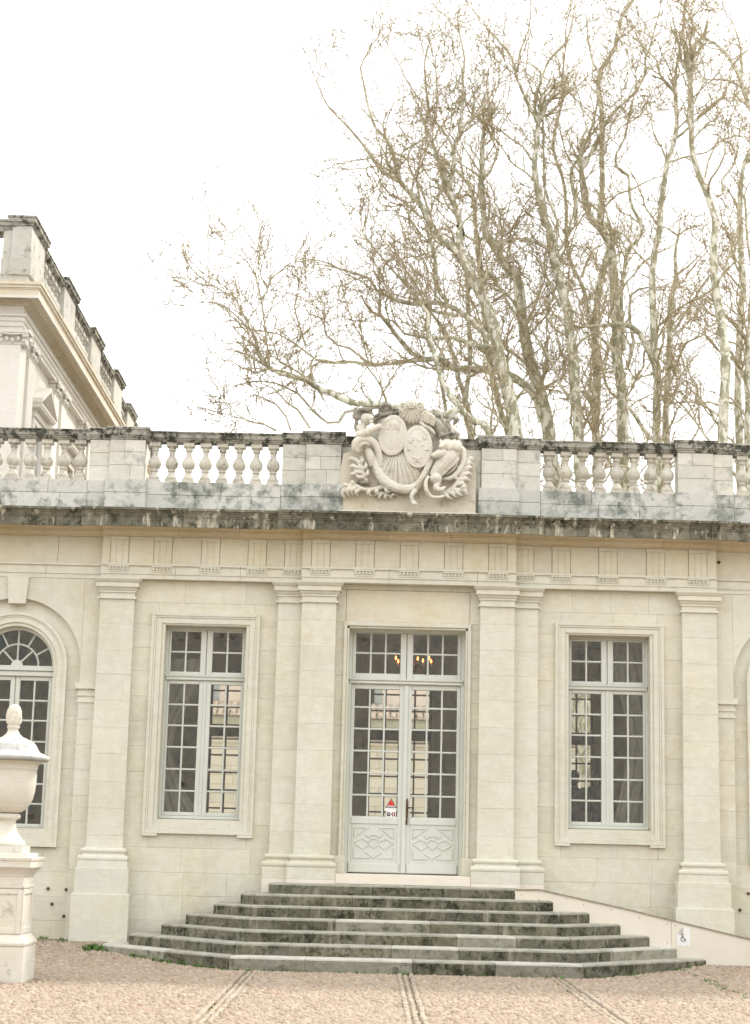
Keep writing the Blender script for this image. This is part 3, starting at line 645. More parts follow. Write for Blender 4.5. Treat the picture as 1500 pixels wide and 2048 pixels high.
for sg in (-1, 1):                                            # arched window surround
    ax = 6.02*sg; mb = MB(); N = 28
    for r0, r1, y0 in ((.60, .655, .085), (.655, .735, .055), (.735, .765, .045), (.765, .81, .025)):
        pts_o = [(ax+r1*math.cos(math.pi*k/N), 4.26+r1*math.sin(math.pi*k/N)) for k in range(N+1)]; pts_i = [(ax+r0*math.cos(math.pi*k/N), 4.26+r0*math.sin(math.pi*k/N)) for k in range(N+1)]
        zb0 = 1.80 - (r0-.60)*1.3; zb1 = 1.80-(r1-.60)*1.3
        pts_o = [(ax+r1, zb1)] + pts_o + [(ax-r1, zb1)]; pts_i = [(ax+r0, zb0)] + pts_i + [(ax-r0, zb0)]
        n2 = len(pts_o); yb = .33 if r0 == .60 else .12
        vs = [(x, y0, z) for x, z in pts_o] + [(x, y0, z) for x, z in pts_i] + [(x, yb, z) for x, z in pts_o] + [(x, yb, z) for x, z in pts_i]; fs = []
        for i in range(n2):
            j = (i+1) % n2
            fs += [(i, j, n2+j, n2+i), (i, 2*n2+i, 2*n2+j, j), (n2+i, n2+j, 3*n2+j, 3*n2+i)]
        mb.add(vs, fs)
    mb.build('window_surround', 'trim', pav)

# ---- joinery
PY = 0.262                                                    # glass plane
def pane(x0, x1, z0, z1, parent):
    MB().add([(x0, PY, z0), (x1, PY, z0), (x1, PY, z1), (x0, PY, z1), (x0, PY+.003, z0), (x1, PY+.003, z0), (x1, PY+.003, z1), (x0, PY+.003, z1)], [(0, 1, 2, 3)]).build('pane', 'glass', parent)
def bar(x0, x1, z0, z1, parent, m='paint', y0=.238, y1=.285, name='glazing_bar'):
    MB().cbox(x0, x1, y0, y1, z0, z1, .006).build(name, m, parent)
def lights(parent, xs, zs, m='paint', b=.0135):
    """grid of panes with bars between; xs, zs are the outer edges and bar centres"""
    for x in xs[1:-1]: bar(x-b, x+b, zs[0]-.004, zs[-1]+.004, parent, m)
    for z in zs[1:-1]:
        for i in range(len(xs)-1): bar(xs[i]+(b if i else -.004), xs[i+1]-(b if i < len(xs)-2 else -.004), z-b, z+b, parent, m, .2395, .284)
    for i in range(len(xs)-1):
        for j in range(len(zs)-1): pane(xs[i], xs[i+1], zs[j], zs[j+1], parent)
def sash(parent, x0, x1, z0, z1, gx0, gx1, gz0, gz1, m, name, y0=.222, y1=.295):
    mb = MB(); mb.cbox(x0, gx0, y0, y1, z0, z1, .007); mb.cbox(gx1, x1, y0, y1, z0, z1, .007); mb.cbox(gx0+.0005, gx1-.0005, y0+.001, y1, z0, gz0, .007); mb.cbox(gx0+.0005, gx1-.0005, y0+.001, y1, gz1, z1, .007)
    return mb.build(name, m, parent)
LOWZ = [2.095, 2.413, 2.740, 3.073, 3.402, 3.722, 4.037]
for sg in (-1, 1):
    c = 3.0975*sg
    mb = MB(); mb.box(c-.621, c-.585, .21, .30, 1.985, 4.905); mb.box(c+.585, c+.621, .21, .30, 1.985, 4.905); mb.box(c-.585, c+.585, .21, .30, 4.875, 4.905)
    mb.cbox(c-.62, c+.62, .165, .305, 1.987, 2.036, .012); mb.cbox(c-.61, c+.61, .185, .305, 4.095, 4.165, .01); mb.cbox(c-.612, c+.612, .165, .30, 4.148, 4.172, .006)
    win = mb.build('window', 'paint', pav)
    for s_ in (-1, 1):
        gx0, gx1 = sorted((c+s_*.092, c+s_*.550)); x0, x1 = sorted((c+s_*.004, c+s_*.584))
        s1 = sash(win, x0, x1, 4.174, 4.874, gx0, gx1, 4.228, 4.848, 'paint', 'upper_sash'); lights(win, [gx0, (gx0+gx1)/2, gx1], [4.228, 4.535, 4.848])
        s2 = sash(win, x0, x1, 2.038, 4.093, gx0, gx1, 2.095, 4.037, 'paint', 'casement'); lights(win, [gx0, (gx0+gx1)/2, gx1], LOWZ)
    bar(c-.022, c+.022, 2.04, 4.09, win, 'paint', .205, .23, 'cover_strip')
# door
mb = MB(); mb.box(-.893, -.842, .19, .30, 1.247, 4.932); mb.box(.842, .893, .19, .30, 1.247, 4.932); mb.box(-.842, .842, .19, .30, 4.905, 4.932)
mb.cbox(-.87, .87, .165, .305, 4.108, 4.158, .01); mb.cbox(-.875, .875, .145, .305, 4.158, 4.185, .006)
door = mb.build('door', 'doorpaint', pav)
for s_ in (-1, 1):
    gx0, gx1 = sorted((s_*.097, s_*.787)); x0, x1 = sorted((s_*.004, s_*.841))
    sash(door, x0, x1, 4.187, 4.904, gx0, gx1, 4.272, 4.890, 'doorpaint', 'upper_sash')
    xs_ = [gx0, gx0+.231, gx0+.459, gx1]
    lights(door, xs_, [4.272, 4.586, 4.890], 'doorpaint')
    leaf = sash(door, x0, x1, 1.262, 4.106, gx0, gx1, 2.100, 4.030, 'doorpaint', 'door_leaf')
    lights(door, xs_, [2.100, 2.419, 2.754, 3.085, 3.421, 3.751, 4.030], 'doorpaint')
    MB().cbox(gx0-.012, gx1+.012, .205, .29, 1.985, 2.078, .01).build('lock_rail', 'doorpaint', door)
    MB().cbox(gx0-.04, gx1+.035, .190, .29, 1.264, 1.405, .012).build('kick_board', 'doorpaint', door)
    xm = s_*.442; zm = 1.705; hw, hh_ = .30, .225                # raised mouldings in a lozenge pattern
    segs = [[(-1, 1), (-.25, 1)], [(-1, 1), (-1, .35)], [(-1, .35), (-.3, .98)], [(.25, 1), (1, 1)], [(1, 1), (1, .3)], [(1, .3), (.3, .98)],
            [(-1, -1), (-.2, -1)], [(-1, -1), (-1, -.35)], [(1, -1), (.2, -1)], [(1, -1), (1, -.3)], [(-.42, -.62), (0, -1), (.42, -.62)], [(-.42, .55), (-.27, .36), (-.15, .5), (.0, .53), (.15, .5), (.27, .36), (.42, .55)],
            [(-1, -.02), (-.55, -.42), (-.3, -.2)], [(-1, -.02), (-.62, .28), (-.34, .1)], [(1, -.02), (.55, -.42), (.3, -.2)], [(1, -.02), (.62, .28), (.34, .1)], [(-.24, -.12), (0, -.36), (.24, -.12), (.27, .06), (.13, .26), (-.13, .26), (-.27, .06), (-.24, -.12)]]
    for sg_ in segs:
        MB().tube([(xm+a*hw, .219, zm+b_*hh_) for a, b_ in sg_], .0125, 4, sm=False).build('panel_moulding', 'doorpaint', door)
bar(-.028, .038, 1.264, 4.10, door, 'doorpaint', .196, .232, 'cover_strip')
mb = MB(); mb.cbox(.032, .066, .186, .20, 2.085, 2.33, .003); mb.lathe([(.003, 2.33), (.016, 2.345), (.008, 2.37), (.002, 2.385)], .049, .194, 8); mb.cbox(.03, .062, .188, .2, 1.985, 2.08, .004)
handle = mb.build('handle_plate', 'rust', door)
MB().tube([(.052, .19, 2.232), (.052, .135, 2.235), (.085, .12, 2.24), (.155, .122, 2.238)], [.011, .011, .010, .008], 7).build('lever_handle', 'rust', door)
# arched windows
for sg in (-1, 1):
    ax = 6.02*sg; N = 24
    mb = MB(); mb.box(ax-.60, ax-.558, .205, .30, 1.76, 4.26); mb.box(ax+.558, ax+.60, .205, .30, 1.76, 4.26); mb.cbox(ax-.598, ax+.598, .165, .31, 1.745, 1.80, .012)
    mb.cbox(ax-.60, ax+.60, .18, .305, 4.095, 4.175, .01); mb.cbox(ax-.60, ax+.60, .155, .305, 4.178, 4.205, .006)
    vs = []; fs = []
    for k in range(N+1):
        a = math.pi*k/N
        for r_, y in ((.55, .215), (.60, .215), (.60, .30), (.55, .30)): vs.append((ax+r_*math.cos(a), y, 4.26+r_*math.sin(a)))
    for k in range(N): fs += [(4*k+i, 4*k+(i+1) % 4, 4*k+4+(i+1) % 4, 4*k+4+i) for i in (0, 3)]
    mb.add(vs, fs); mb.box(ax-.56, ax+.56, .225, .30, 4.206, 4.262)
    aw = mb.build('arched_window', 'paint', pav)
    for a0, r0, r1 in ((90, .07, .55), (45, .07, .33), (135, .07, .33), (30, .33, .55), (62, .33, .55), (118, .33, .55), (150, .33, .55)):
        d = Vector((math.cos(R(a0)), 0, math.sin(R(a0)))); o = Vector((ax, .258, 4.262))
        MB().tube([o+d*r0, o+d*r1], .014, 4, sm=False).build('fanlight_spoke', 'paint', aw)
    MB().tube([(ax+.33*math.cos(math.pi*k/18), .256, 4.262+.33*math.sin(math.pi*k/18)) for k in range(19)], .014, 4, sm=False).build('fanlight_arc', 'paint', aw)
    hub = MB(); hub.prism_y([(ax+.09*math.cos(math.pi*k/8), 4.262+.09*math.sin(math.pi*k/8)) for k in range(9)], .232, .285); hub.build('fanlight_hub', 'paint', aw)
    def sector(a0, a1, r0, r1):
        n3 = 6; vs = []
        for k in range(n3+1):
            a = R(a0+(a1-a0)*k/n3)
            for r_ in (r0, r1): vs.append((ax+r_*math.cos(a), PY, 4.262+r_*math.sin(a)))
        MB().add(vs, [(2*k, 2*k+1, 2*k+3, 2*k+2) for k in range(n3)]).build('pane', 'glass', aw)
    for a0, a1 in ((0, 45), (45, 90), (90, 135), (135, 180)): sector(a0, a1, .09, .33)
    for a0, a1 in ((0, 30), (30, 62), (62, 90), (90, 118), (118, 150), (150, 180)): sector(a0, a1, .33, .55)
    for s_ in (-1, 1):
        gx0, gx1 = sorted((ax+s_*.075, ax+s_*.515)); x0, x1 = sorted((ax+s_*.004, ax+s_*.557))
        sash(aw, x0, x1, 1.80, 4.094, gx0, gx1, 1.862, 4.030, 'paint', 'casement')
        lights(aw, [gx0, (gx0+gx1)/2, gx1], [1.862, 2.162, 2.461, 2.775, 3.10, 3.42, 3.726, 4.030])

# ---- inside of the pavilion
MB().box(-8.9, 8.9, .56, 8.0, .90, 1.20).build('interior_floor', 'parquet', pav)
MB().box(-8.9, 8.9, .56, 8.0, 5.60, 5.75).build('interior_ceiling', 'plaster', pav)
MB().box(-9, -8.9, .3, 8.0, 0, 6.6).box(8.9, 9, .3, 8.0, 0, 6.6).build('end_wall', 'plaster', pav)
MB().box(-9, 9, .3, 8.2, 6.50, 6.59).build('roof', 'lead', pav)
HB = [(c-.63, c+.63, 1.85, 5.0) for c in (-6.02, -3.10, .03, 3.22, 6.1)]
wall_frame(-9, 9, 0.0, 6.6, 7.6, 8.0, HB, 'plaster', 'rear_wall')
for c in (-6.02, -3.10, .03, 3.22, 6.1):
    mb = MB(); mb.box(c-.63, c-.57, 7.66, 7.74, 1.85, 5.0).box(c+.57, c+.63, 7.66, 7.74, 1.85, 5.0).box(c-.57, c+.57, 7.66, 7.74, 1.85, 1.93).box(c-.57, c+.57, 7.66, 7.74, 4.92, 5.0).box(c-.57, c+.57, 7.655, 7.745, 3.70, 3.94)
    rw = mb.build('rear_window', 'darkwood', pav)
    for x in (c-.29, c, c+.29): bar(x-(.035 if x == c else .017), x+(.035 if x == c else .017), 1.93, 3.70, rw, 'darkwood', 7.675, 7.725)
    for x in (c-.29, c+.29, c): bar(x-.018, x+.018, 3.94, 4.92, rw, 'darkwood', 7.675, 7.725)
    for z in (2.31, 2.66, 3.0, 3.34): bar(c-.57, c+.57, z-.016, z+.016, rw, 'darkwood', 7.678, 7.722)
    for z in (4.28, 4.60): bar(c-.57, c+.57, z-.016, z+.016, rw, 'darkwood', 7.678, 7.722)
# inner piers with consoles, panelled reveals and a curtain beside the left window
for c in (-4.6, -1.55, 1.55, 4.6):
    MB().box(c-.22, c+.22, .56, .72, 1.2, 5.6).build('interior_pier', 'shutter', pav)
for sg in (-1, 1):
    for s_ in (-1, 1):
        x = 3.0975*sg+s_*.66; MB().prism_x([(.32, 2.0), (.58, 2.0), (.58, 4.9), (.32, 4.9)], x-.012, x+.012).build('reveal_panel', 'shutter', pav)
for s_ in (-1, 1):
    MB().prism_x([(.32, 1.25), (.60, 1.25), (.60, 4.9), (.32, 4.9)], s_*.925-.012, s_*.925+.012).build('reveal_panel', 'shutter', pav)
def curtain(x0, x1, y, ztop, zbot, gather, name, label):
    N_, M_ = 40, 14; vs = []
    for j in range(M_+1):
        t = j/M_; z = ztop+(zbot-ztop)*t
        k = 1.0-gather*math.sin(math.pi*min(1, t*1.15))**1.5
        for i in range(N_+1):
            u = i/N_; x = x0+(x1-x0)*u*k
            vs.append((x, y+.05*math.sin(u*26+1.3*math.sin(t*3))+.02*math.sin(u*60), z))
    o = MB().add(vs, [(j*(N_+1)+i, j*(N_+1)+i+1, (j+1)*(N_+1)+i+1, (j+1)*(N_+1)+i) for j in range(M_) for i in range(N_)], 0, True).build(name, 'curtain')
    tag(o, label, 'curtain')
curtain(-4.02, -3.05, .95, 4.5, 1.3, .62, 'curtain', 'pale gathered curtain hanging inside the window left of the door')
curtain(4.15, 3.25, 1.0, 4.9, 1.3, .30, 'curtain', 'dim draped curtain hanging inside the window right of the door')

# ------------------------------------------------------------------ staircase
stairs = thing('stone_staircase', 'wide mossy stone staircase with canted ends climbing to the double door', 'staircase', (0, -1.6, 0))
def off_poly(pl, d):
    out = []
    for i, p in enumerate(pl):
        p = Vector(p)
        ds = []
        if i > 0: ds.append((p-Vector(pl[i-1])).normalized())
        if i < len(pl)-1: ds.append((Vector(pl[i+1])-p).normalized())
        ns = [Vector((-t.y, t.x)) for t in ds]
        m_ = sum(ns, Vector((0, 0))).normalized(); k = d/max(.3, m_.dot(ns[0])); out.append(p+m_*k)
    return out
for i in range(7):
    zt = STEP_Z[i]; zb = zt-.165 if i < 6 else -.05
    y = STEP_Y[i]; k = max(0.0, -.85-y); l, r_ = STEP_L[i], STEP_R[i]
    left_back = (l, -.12)
    if k > .05:
        pl = [left_back, (l, -.85), (l+k, y), (r_-k, y), (r_, -.87)]
    else:
        pl = [left_back, (l, y), (r_, y)]
    inn = off_poly(pl, .44)
    core = MB(); poly = [(p[0], p[1]) for p in off_poly(pl, .03)] + [(r_-.03, -.14)]
    n = len(poly); vs = [(a, b_, zb) for a, b_ in poly] + [(a, b_, zt-.02) for a, b_ in poly]
    core.add(vs, [tuple(range(n, 2*n))] + [(q, (q+1) % n, n+(q+1) % n, n+q) for q in range(n)])
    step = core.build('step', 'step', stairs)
    for e in range(len(pl)-1):
        P, Q = Vector(pl[e]), Vector(pl[e+1]); P2, Q2 = inn[e], inn[e+1]; L = (Q-P).length
        if L < .03: continue
        for a, b_ in split(0.0, L, .7, 1.55):
            ta, tb = a/L, b_/L; g = .0025/L
            A, B = P.lerp(Q, ta+g), P.lerp(Q, tb-g); A2, B2 = P2.lerp(Q2, ta+g), P2.lerp(Q2, tb-g)
            nrm = Vector(((Q-P).y, -(Q-P).x)).normalized(); jut = rnd.uniform(-.004, .006)
            sgm = [(0, zb), (0, zt-.030), (.014, zt-.010), (.038, zt)]
            vs = []
            for (dd, z) in sgm:
                for c_, d_ in ((A, A2), (B, B2)):
                    w = c_.lerp(d_, dd/.44) + nrm*jut; vs.append((w.x, w.y, z + (rnd.uniform(-.002, .002) if z == zt else 0)))
            vs += [(A2.x, A2.y, zt), (B2.x, B2.y, zt), (A2.x, A2.y, zb), (B2.x, B2.y, zb)]
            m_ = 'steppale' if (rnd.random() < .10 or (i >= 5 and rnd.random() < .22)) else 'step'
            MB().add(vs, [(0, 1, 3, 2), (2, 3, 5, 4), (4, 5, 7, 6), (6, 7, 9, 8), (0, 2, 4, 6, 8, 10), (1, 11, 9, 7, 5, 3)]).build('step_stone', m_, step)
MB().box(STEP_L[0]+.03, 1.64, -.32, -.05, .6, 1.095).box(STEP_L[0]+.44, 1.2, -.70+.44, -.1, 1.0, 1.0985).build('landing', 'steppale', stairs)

# ------------------------------------------------------------------ ramp
ramp = thing('wheelchair_ramp', 'cream boarded wheelchair ramp running down from the landing along the wall', 'ramp', (3.6, -.6, 0))
top = [(1.612, 1.078), (1.967, 1.086), (3.19, .850), (3.86, .705), (4.98, .466), (6.45, .155)]
def tz(x):
    for (a, za), (b_, zb) in zip(top[:-1], top[1:]):
        if a <= x <= b_: return za+(zb-za)*(x-a)/(b_-a)
MB().prism_y([(1.612, .62), (3.858, .05), (3.858, tz(3.858)), (3.19, .850), (1.967, 1.086), (1.612, 1.078)], -.888, -.868).build('side_panel', 'ramp', ramp)
MB().prism_y([(3.862, .05), (6.45, .05), (6.45, .155), (4.98, .466), (3.862, tz(3.862))], -.890, -.868).build('side_panel', 'ramp', ramp)
for (a, za), (b_, zb) in zip(top[:-1], top[1:]):
    MB().prism_y([(a, za+.001), (b_, zb+.001), (b_, zb+.020), (a, za+.020)], -.905, -.84).build('edge_strip', 'rampedge', ramp)
mb = MB()
for (a, za), (b_, zb) in zip(top[:-1], top[1:]): mb.prism_y([(a, za-.05), (b_, zb-.05), (b_, zb-.008), (a, za-.008)], -.86, -.02)
mb.build('deck', 'rampedge', ramp)
for x, z in ((1.70, 1.02), (1.95, .955), (2.6, .90), (3.0, .84), (3.80, .66), (3.80, .40), (3.92, .64), (2.35, .98), (3.40, .74)):
    MB().lathe([(.007, -.002), (.006, .003), (.001, .004)], 0, 0, 7).build('screw', 'rust', ramp).matrix_local = Matrix.Translation(Vector((x, -.889, z))-ORG[ramp.name]) @ Matrix.Rotation(R(90), 4, 'X')
# paper with the wheelchair sign
pp = thing('paper_sign', 'torn white paper with a wheelchair symbol stuck on the ramp side', 'sign', (4.033, -.895, .345))
vs = [(3.936, -.8935, .545), (3.99, -.8945, .548), (4.03, -.894, .625), (4.132, -.8945, .622), (4.130, -.8935, .36), (4.10, -.895, .352), (4.09, -.893, .375), (4.03, -.8945, .346), (3.99, -.893, .36), (3.935, -.8935, .348), (3.935, -.8945, .45), (4.035, -.898, .47)]
MB().add(vs, [(0, 1, 11, 10), (1, 2, 3, 11), (3, 4, 11), (4, 5, 6, 11), (6, 7, 8, 11), (8, 9, 10, 11)]).build('sheet', 'paper', pp)
MB().add([(4.03, -.895, .625), (3.955, -.91, .530), (4.035, -.899, .500)], [(0, 1, 2), (2, 1, 0)]).build('folded_corner', 'paper', pp)
wy = -.9005
MB().tube([(4.022+.031*math.cos(R(a)), wy, .456+.031*math.sin(R(a))) for a in range(110, 371, 20)], .0036, 5).build('wheel_symbol', 'black', pp)
mb = MB(); mb.tube([(4.012, wy, .512), (4.014, wy, .468), (4.050, wy, .464), (4.060, wy, .438), (4.070, wy, .440)], .0042, 5); mb.tube([(4.013, wy, .490), (4.040, wy, .488)], .0036, 5); mb.ell((4.010, wy, .522), (.009, .004, .009), 10, 6)
mb.build('person_symbol', 'black', pp)

# ------------------------------------------------------------------ warning stickers on the door glass
st = thing('warning_sticker', 'red triangle warning sticker with two round symbols on the door glass', 'sticker', (-.19, PY-.002, 2.1))
yS = PY-.0015
def flat(poly, y, name, m_): MB().prism_y(poly, y-.0012, y).build(name, m_, st)
flat([(-.277, 2.232), (-.107, 2.232), (-.192, 2.380)], yS, 'triangle_border', 'black')
flat([(-.259, 2.242), (-.125, 2.242), (-.192, 2.361)], yS-.0015, 'triangle_field', 'white')
flat([(-.244, 2.267), (-.140, 2.267), (-.192, 2.358)], yS-.003, 'red_field', 'red')
for k in range(7): flat([(-.238+k*.0135, 2.248), (-.229+k*.0135, 2.248), (-.229+k*.0135, 2.259), (-.238+k*.0135, 2.259)], yS-.003, 'small_lettering', 'black')
flat([(-.289, 2.190), (-.106, 2.190), (-.106, 2.229), (-.289, 2.229)], yS, 'label_strip', 'white')
flat([(-.266, 2.104), (-.117, 2.104), (-.117, 2.188), (-.266, 2.188)], yS, 'label', 'white')
for x, m_ in ((-.228, 'black'), (-.155, 'darkred')):
    flat([(x+.031*math.cos(R(a)), 2.139+.031*math.sin(R(a))) for a in range(0, 360, 20)], yS-.0015, 'round_symbol', m_)
flat([(-.246, 2.139), (-.238, 2.131), (-.211, 2.139), (-.213, 2.148), (-.236, 2.147)], yS-.003, 'bell_mark', 'white')
flat([(-.162, 2.122), (-.148, 2.122), (-.146, 2.143), (-.150, 2.158), (-.160, 2.158), (-.164, 2.143)], yS-.003, 'figure_mark', 'white')

# ------------------------------------------------------------------ pedestal and urn
UX, UY = -4.84, -5.32
pd = thing('stone_pedestal', 'square panelled limestone pedestal at the left edge of the forecourt', 'pedestal', (UX, UY, 0))
def sq(lv, name, m_): 
    mb = MB(); vs = []; fs = []
    for z, h in lv: vs += [(UX-h, UY-h, z), (UX+h, UY-h, z), (UX+h, UY+h, z), (UX-h, UY+h, z)]
    for i in range(len(lv)-1):
        for k in range(4): fs.append((4*i+k, 4*i+(k+1) % 4, 4*i+4+(k+1) % 4, 4*i+4+k))
    n = len(lv)-1; fs += [(3, 2, 1, 0), (4*n, 4*n+1, 4*n+2, 4*n+3)]
    return mb.add(vs, fs).build(name, m_, pd)
sq([(-.03, .36), (.405, .36), (.412, .353)], 'base_block', 'pedestal')
sq([(.414, .358), (.425, .368), (.445, .372), (.465, .366), (.478, .352), (.50, .335), (.53, .312), (.548, .300)], 'base_moulding', 'pedestal')
sq([(.550, .297), (1.068, .292)], 'die', 'pedestal')
for sx in (0, 1, 2, 3):
    mb = MB()
    for a0, a1, z0, z1 in ((-.292, -.235, .552, 1.066), (.235, .292, .552, 1.066), (-.2345, .2345, .552, .625), (-.2345, .2345, 1.005, 1.066)): mb.cbox(a0, a1, -.309, -.28, z0, z1, .006)
    ob = mb.mesh('panel_frame', 'pedestal'); put('panel_frame', ob, pd, (UX, UY, 0), sx*math.pi/2)
sq([(1.070, .300), (1.078, .312), (1.105, .314), (1.112, .302)], 'astragal', 'pedestal')
sq([(1.114, .298), (1.205, .298), (1.212, .305), (1.235, .312), (1.270, .335), (1.300, .362), (1.312, .366)], 'necking', 'pedestal')
sq([(1.314, .386), (1.388, .388), (1.396, .398), (1.425, .402), (1.432, .392)], 'cap', 'pedestal')
sq([(1.433, .335), (1.470, .330), (1.478, .318)], 'urn_plinth', 'pedestal')
un = thing('stone_urn', 'covered limestone urn with grey lid and flame finial on the pedestal', 'urn', (UX, UY, 1.479))
mb = MB(); mb.box(UX-.245, UX+.245, UY-.245, UY+.245, 1.480, 1.560)
mb.lathe([(.238, 1.561), (.238, 1.585), (.215, 1.615), (.165, 1.665), (.125, 1.725), (.104, 1.79), (.100, 1.845), (.115, 1.868), (.146, 1.880), (.152, 1.905), (.148, 1.928), (.125, 1.940)], UX, UY, 36); mb.build('foot', 'pedestal', un)
mb = MB(); mb.lathe([(.09, 1.94), (.15, 1.953), (.205, 1.985), (.248, 2.04), (.280, 2.11), (.303, 2.20), (.313, 2.30), (.314, 2.42), (.311, 2.455), (.320, 2.462), (.322, 2.48), (.318, 2.49), (.330, 2.52), (.365, 2.548), (.395, 2.56)], UX, UY, 40); mb.build('bowl', 'pedestal', un)
mb = MB(); mb.lathe([(.30, 2.561), (.435, 2.563), (.452, 2.578), (.452, 2.606), (.440, 2.622), (.405, 2.634), (.395, 2.645), (.355, 2.660), (.330, 2.675), (.310, 2.71), (.285, 2.755), (.250, 2.79), (.205, 2.812), (.19, 2.818)], UX, UY, 40); mb.build('lid', 'urnlid', un)
mb = MB(); mb.lathe([(.19, 2.819), (.175, 2.828), (.125, 2.845), (.085, 2.88), (.062, 2.92), (.058, 2.945), (.075, 2.957), (.075, 2.975), (.055, 2.985)], UX, UY, 28); mb.build('finial_stem', 'pedestal', un)
mb = MB()
for k in range(7):
    a0 = k*2*math.pi/7
    pts = [(UX+rr*math.cos(a0+tw), UY+rr*math.sin(a0+tw), z) for rr, z, tw in ((.03, 2.98, 0), (.062, 3.03, .2), (.066, 3.09, .5), (.062, 3.15, .85), (.048, 3.20, 1.1), (.022, 3.235, 1.3))]
    mb.tube(pts, [.03, .036, .036, .032, .026, .014], 7)
mb.ell((UX, UY, 3.09), (.062, .062, .13))
fuse(mb, 'flame_finial', 'pedestal', un, .010, 1)

# ------------------------------------------------------------------ carved coat of arms
arms = thing('carved_coat_of_arms', 'carved stone coat of arms with two oval shields, a shell and lions above the door', 'sculpture', (0, -.3, 6.65))
def V3(x, y, z): return (x, y, z)
# backing slab with an uneven upper outline
ol = [(-1.095, 6.66), (1.005, 6.66), (1.005, 7.50), (.93, 7.66), (.80, 7.80), (.70, 8.02), (.55, 8.18), (.36, 8.30), (.18, 8.36), (.05, 8.42), (-.10, 8.42), (-.24, 8.33), (-.40, 8.27), (-.56, 8.20), (-.62, 8.02), (-.80, 7.80), (-.93, 7.68), (-1.06, 7.62), (-1.095, 7.40)]
MB().prism_y(ol, -.26, -.135).build('backing_slab', 'carvedground', arms)
MB().cbox(-1.12, 1.03, -.44, -.14, 6.645, 6.70, .012).build('ledge', 'carved', arms)
def AZ(a, b_):                                                # sculptor's grid: units of 1.85 mm from the slab's lower left
    return (-1.09+(a-165)*.00185-(980-b_)*.0000524, 6.76+(980-b_)*.001895+(a-165)*.0000458)
U = .00187
def stroke(mb, pts, rad, y, bulge=0.03, seg=9):
    """a rounded ridge: pts on the grid, radii on the grid, y depth (scalar or list)"""
    n = len(pts); ys = y if hasattr(y, '__len__') else [y-bulge*math.sin(math.pi*i/max(1, n-1)) for i in range(n)]
    r = rad if hasattr(rad, '__len__') else [rad]*n
    P = np.array([[*AZ(*p), yy, rr*U] for p, yy, rr in zip(pts, ys, r)])
    C = catmull4(P); mb.tube([(q[0], q[2], q[1]) for q in C], [max(.004, q[3]) for q in C], seg)
def catmull4(P, n=4):
    out = []
    for i in range(len(P)-1):
        p0, p1, p2, p3 = P[max(i-1, 0)], P[i], P[i+1], P[min(i+2, len(P)-1)]
        for k in range(n):
            t = k/n; out.append(.5*((2*p1)+(-p0+p2)*t+(2*p0-5*p1+4*p2-p3)*t*t+(-p0+3*p1-3*p2+p3)*t**3))
    out.append(P[-1]); return out
def blob(mb, p, rx, rz, y, dy, tilt=0.0):
    x, z = AZ(*p); mb.ell((x, y, z), (rx*U, dy, rz*U), 16, 10, Matrix.Rotation(R(tilt), 3, 'Y'))
# mantling: a fluted bowl of drapery with a rolled furry rim
def relief(cp, rx, rz, yb, depth, foc, ribs, amp, name, m_, parent, nr=26, na=120, a0=0.0, a1=360.0, scal=0.0, inner=0.0, ph=0.0):
    """a swelling oval carved with flutes that run out from a focus"""
    (cx, cz), (fx, fz) = AZ(*cp), AZ(*foc); vs = []; fs = []
    for i in range(nr+1):
        q = i/nr
        for k in range(na+1):
            a = R(a0+(a1-a0)*k/na); e = 1+scal*abs(math.cos(ribs*a/2+ph)); x, z = fx+(cx+rx*U*e*math.cos(a)-fx)*q, fz+(cz+rz*U*e*math.sin(a)-fz)*q
            rr = min(1.0, math.hypot((x-cx)/(rx*U), (z-cz)/(rz*U))); fl = abs(math.cos(ribs*a/2+ph))**.7
            y = yb-depth*math.sqrt(max(0, 1-rr*rr*.999)) - amp*fl*min(1.0, q*2.2)*(1.0 if q >= inner else q/inner)*(1 if q < .93 else (1-q)/.07)
            vs.append((x, y+.004*mnoise.noise(Vector((x*14, z*14, 3))), z))
    n = na+1; fs = [(i*n+k, (i+1)*n+k, (i+1)*n+k+1, i*n+k+1) for i in range(nr) for k in range(na)]
    return MB().add(vs, fs, 0, True).build(name, m_, parent)
relief((660, 640), 225, 210, -.24, .20, (640, 470), 26, .045, 'mantling', 'carved', arms)
mb = MB()
blob(mb, (600, 480), 230, 230, -.22, .12); blob(mb, (860, 330), 130, 120, -.25, .10); blob(mb, (560, 250), 120, 90, -.25, .10)
stroke(mb, [(470, 520), (470, 610), (500, 710), (570, 790), (680, 835), (790, 820), (860, 740), (920, 640)], [26, 36, 42, 44, 42, 38, 32, 22], -.35, .05)
for k in range(26):                                            # tufts of fur on the rim
    t = k/25; pa = R(188+t*150); a, b_ = 672+205*math.cos(pa), 640-195*math.sin(pa); d = 1 if k % 2 else -1
    stroke(mb, [(a-14*math.cos(pa), b_+14*math.sin(pa)), (a+d*6, b_+4), (a+20*math.cos(pa)+8, b_-20*math.sin(pa))], [7, 12, 5], -.405, .03, 7)
stroke(mb, [(930, 590), (880, 690), (830, 780), (790, 850)], [26, 24, 20, 16], -.42, .03)
for k in range(5): stroke(mb, [(905-14*k, 610+30*k), (890-18*k, 650+34*k), (868-20*k, 690+34*k)], [6, 9, 5], -.47, .01, 7)
fuse(mb, 'mantling_rim', 'carved', arms, .009, 1, .005, 18)
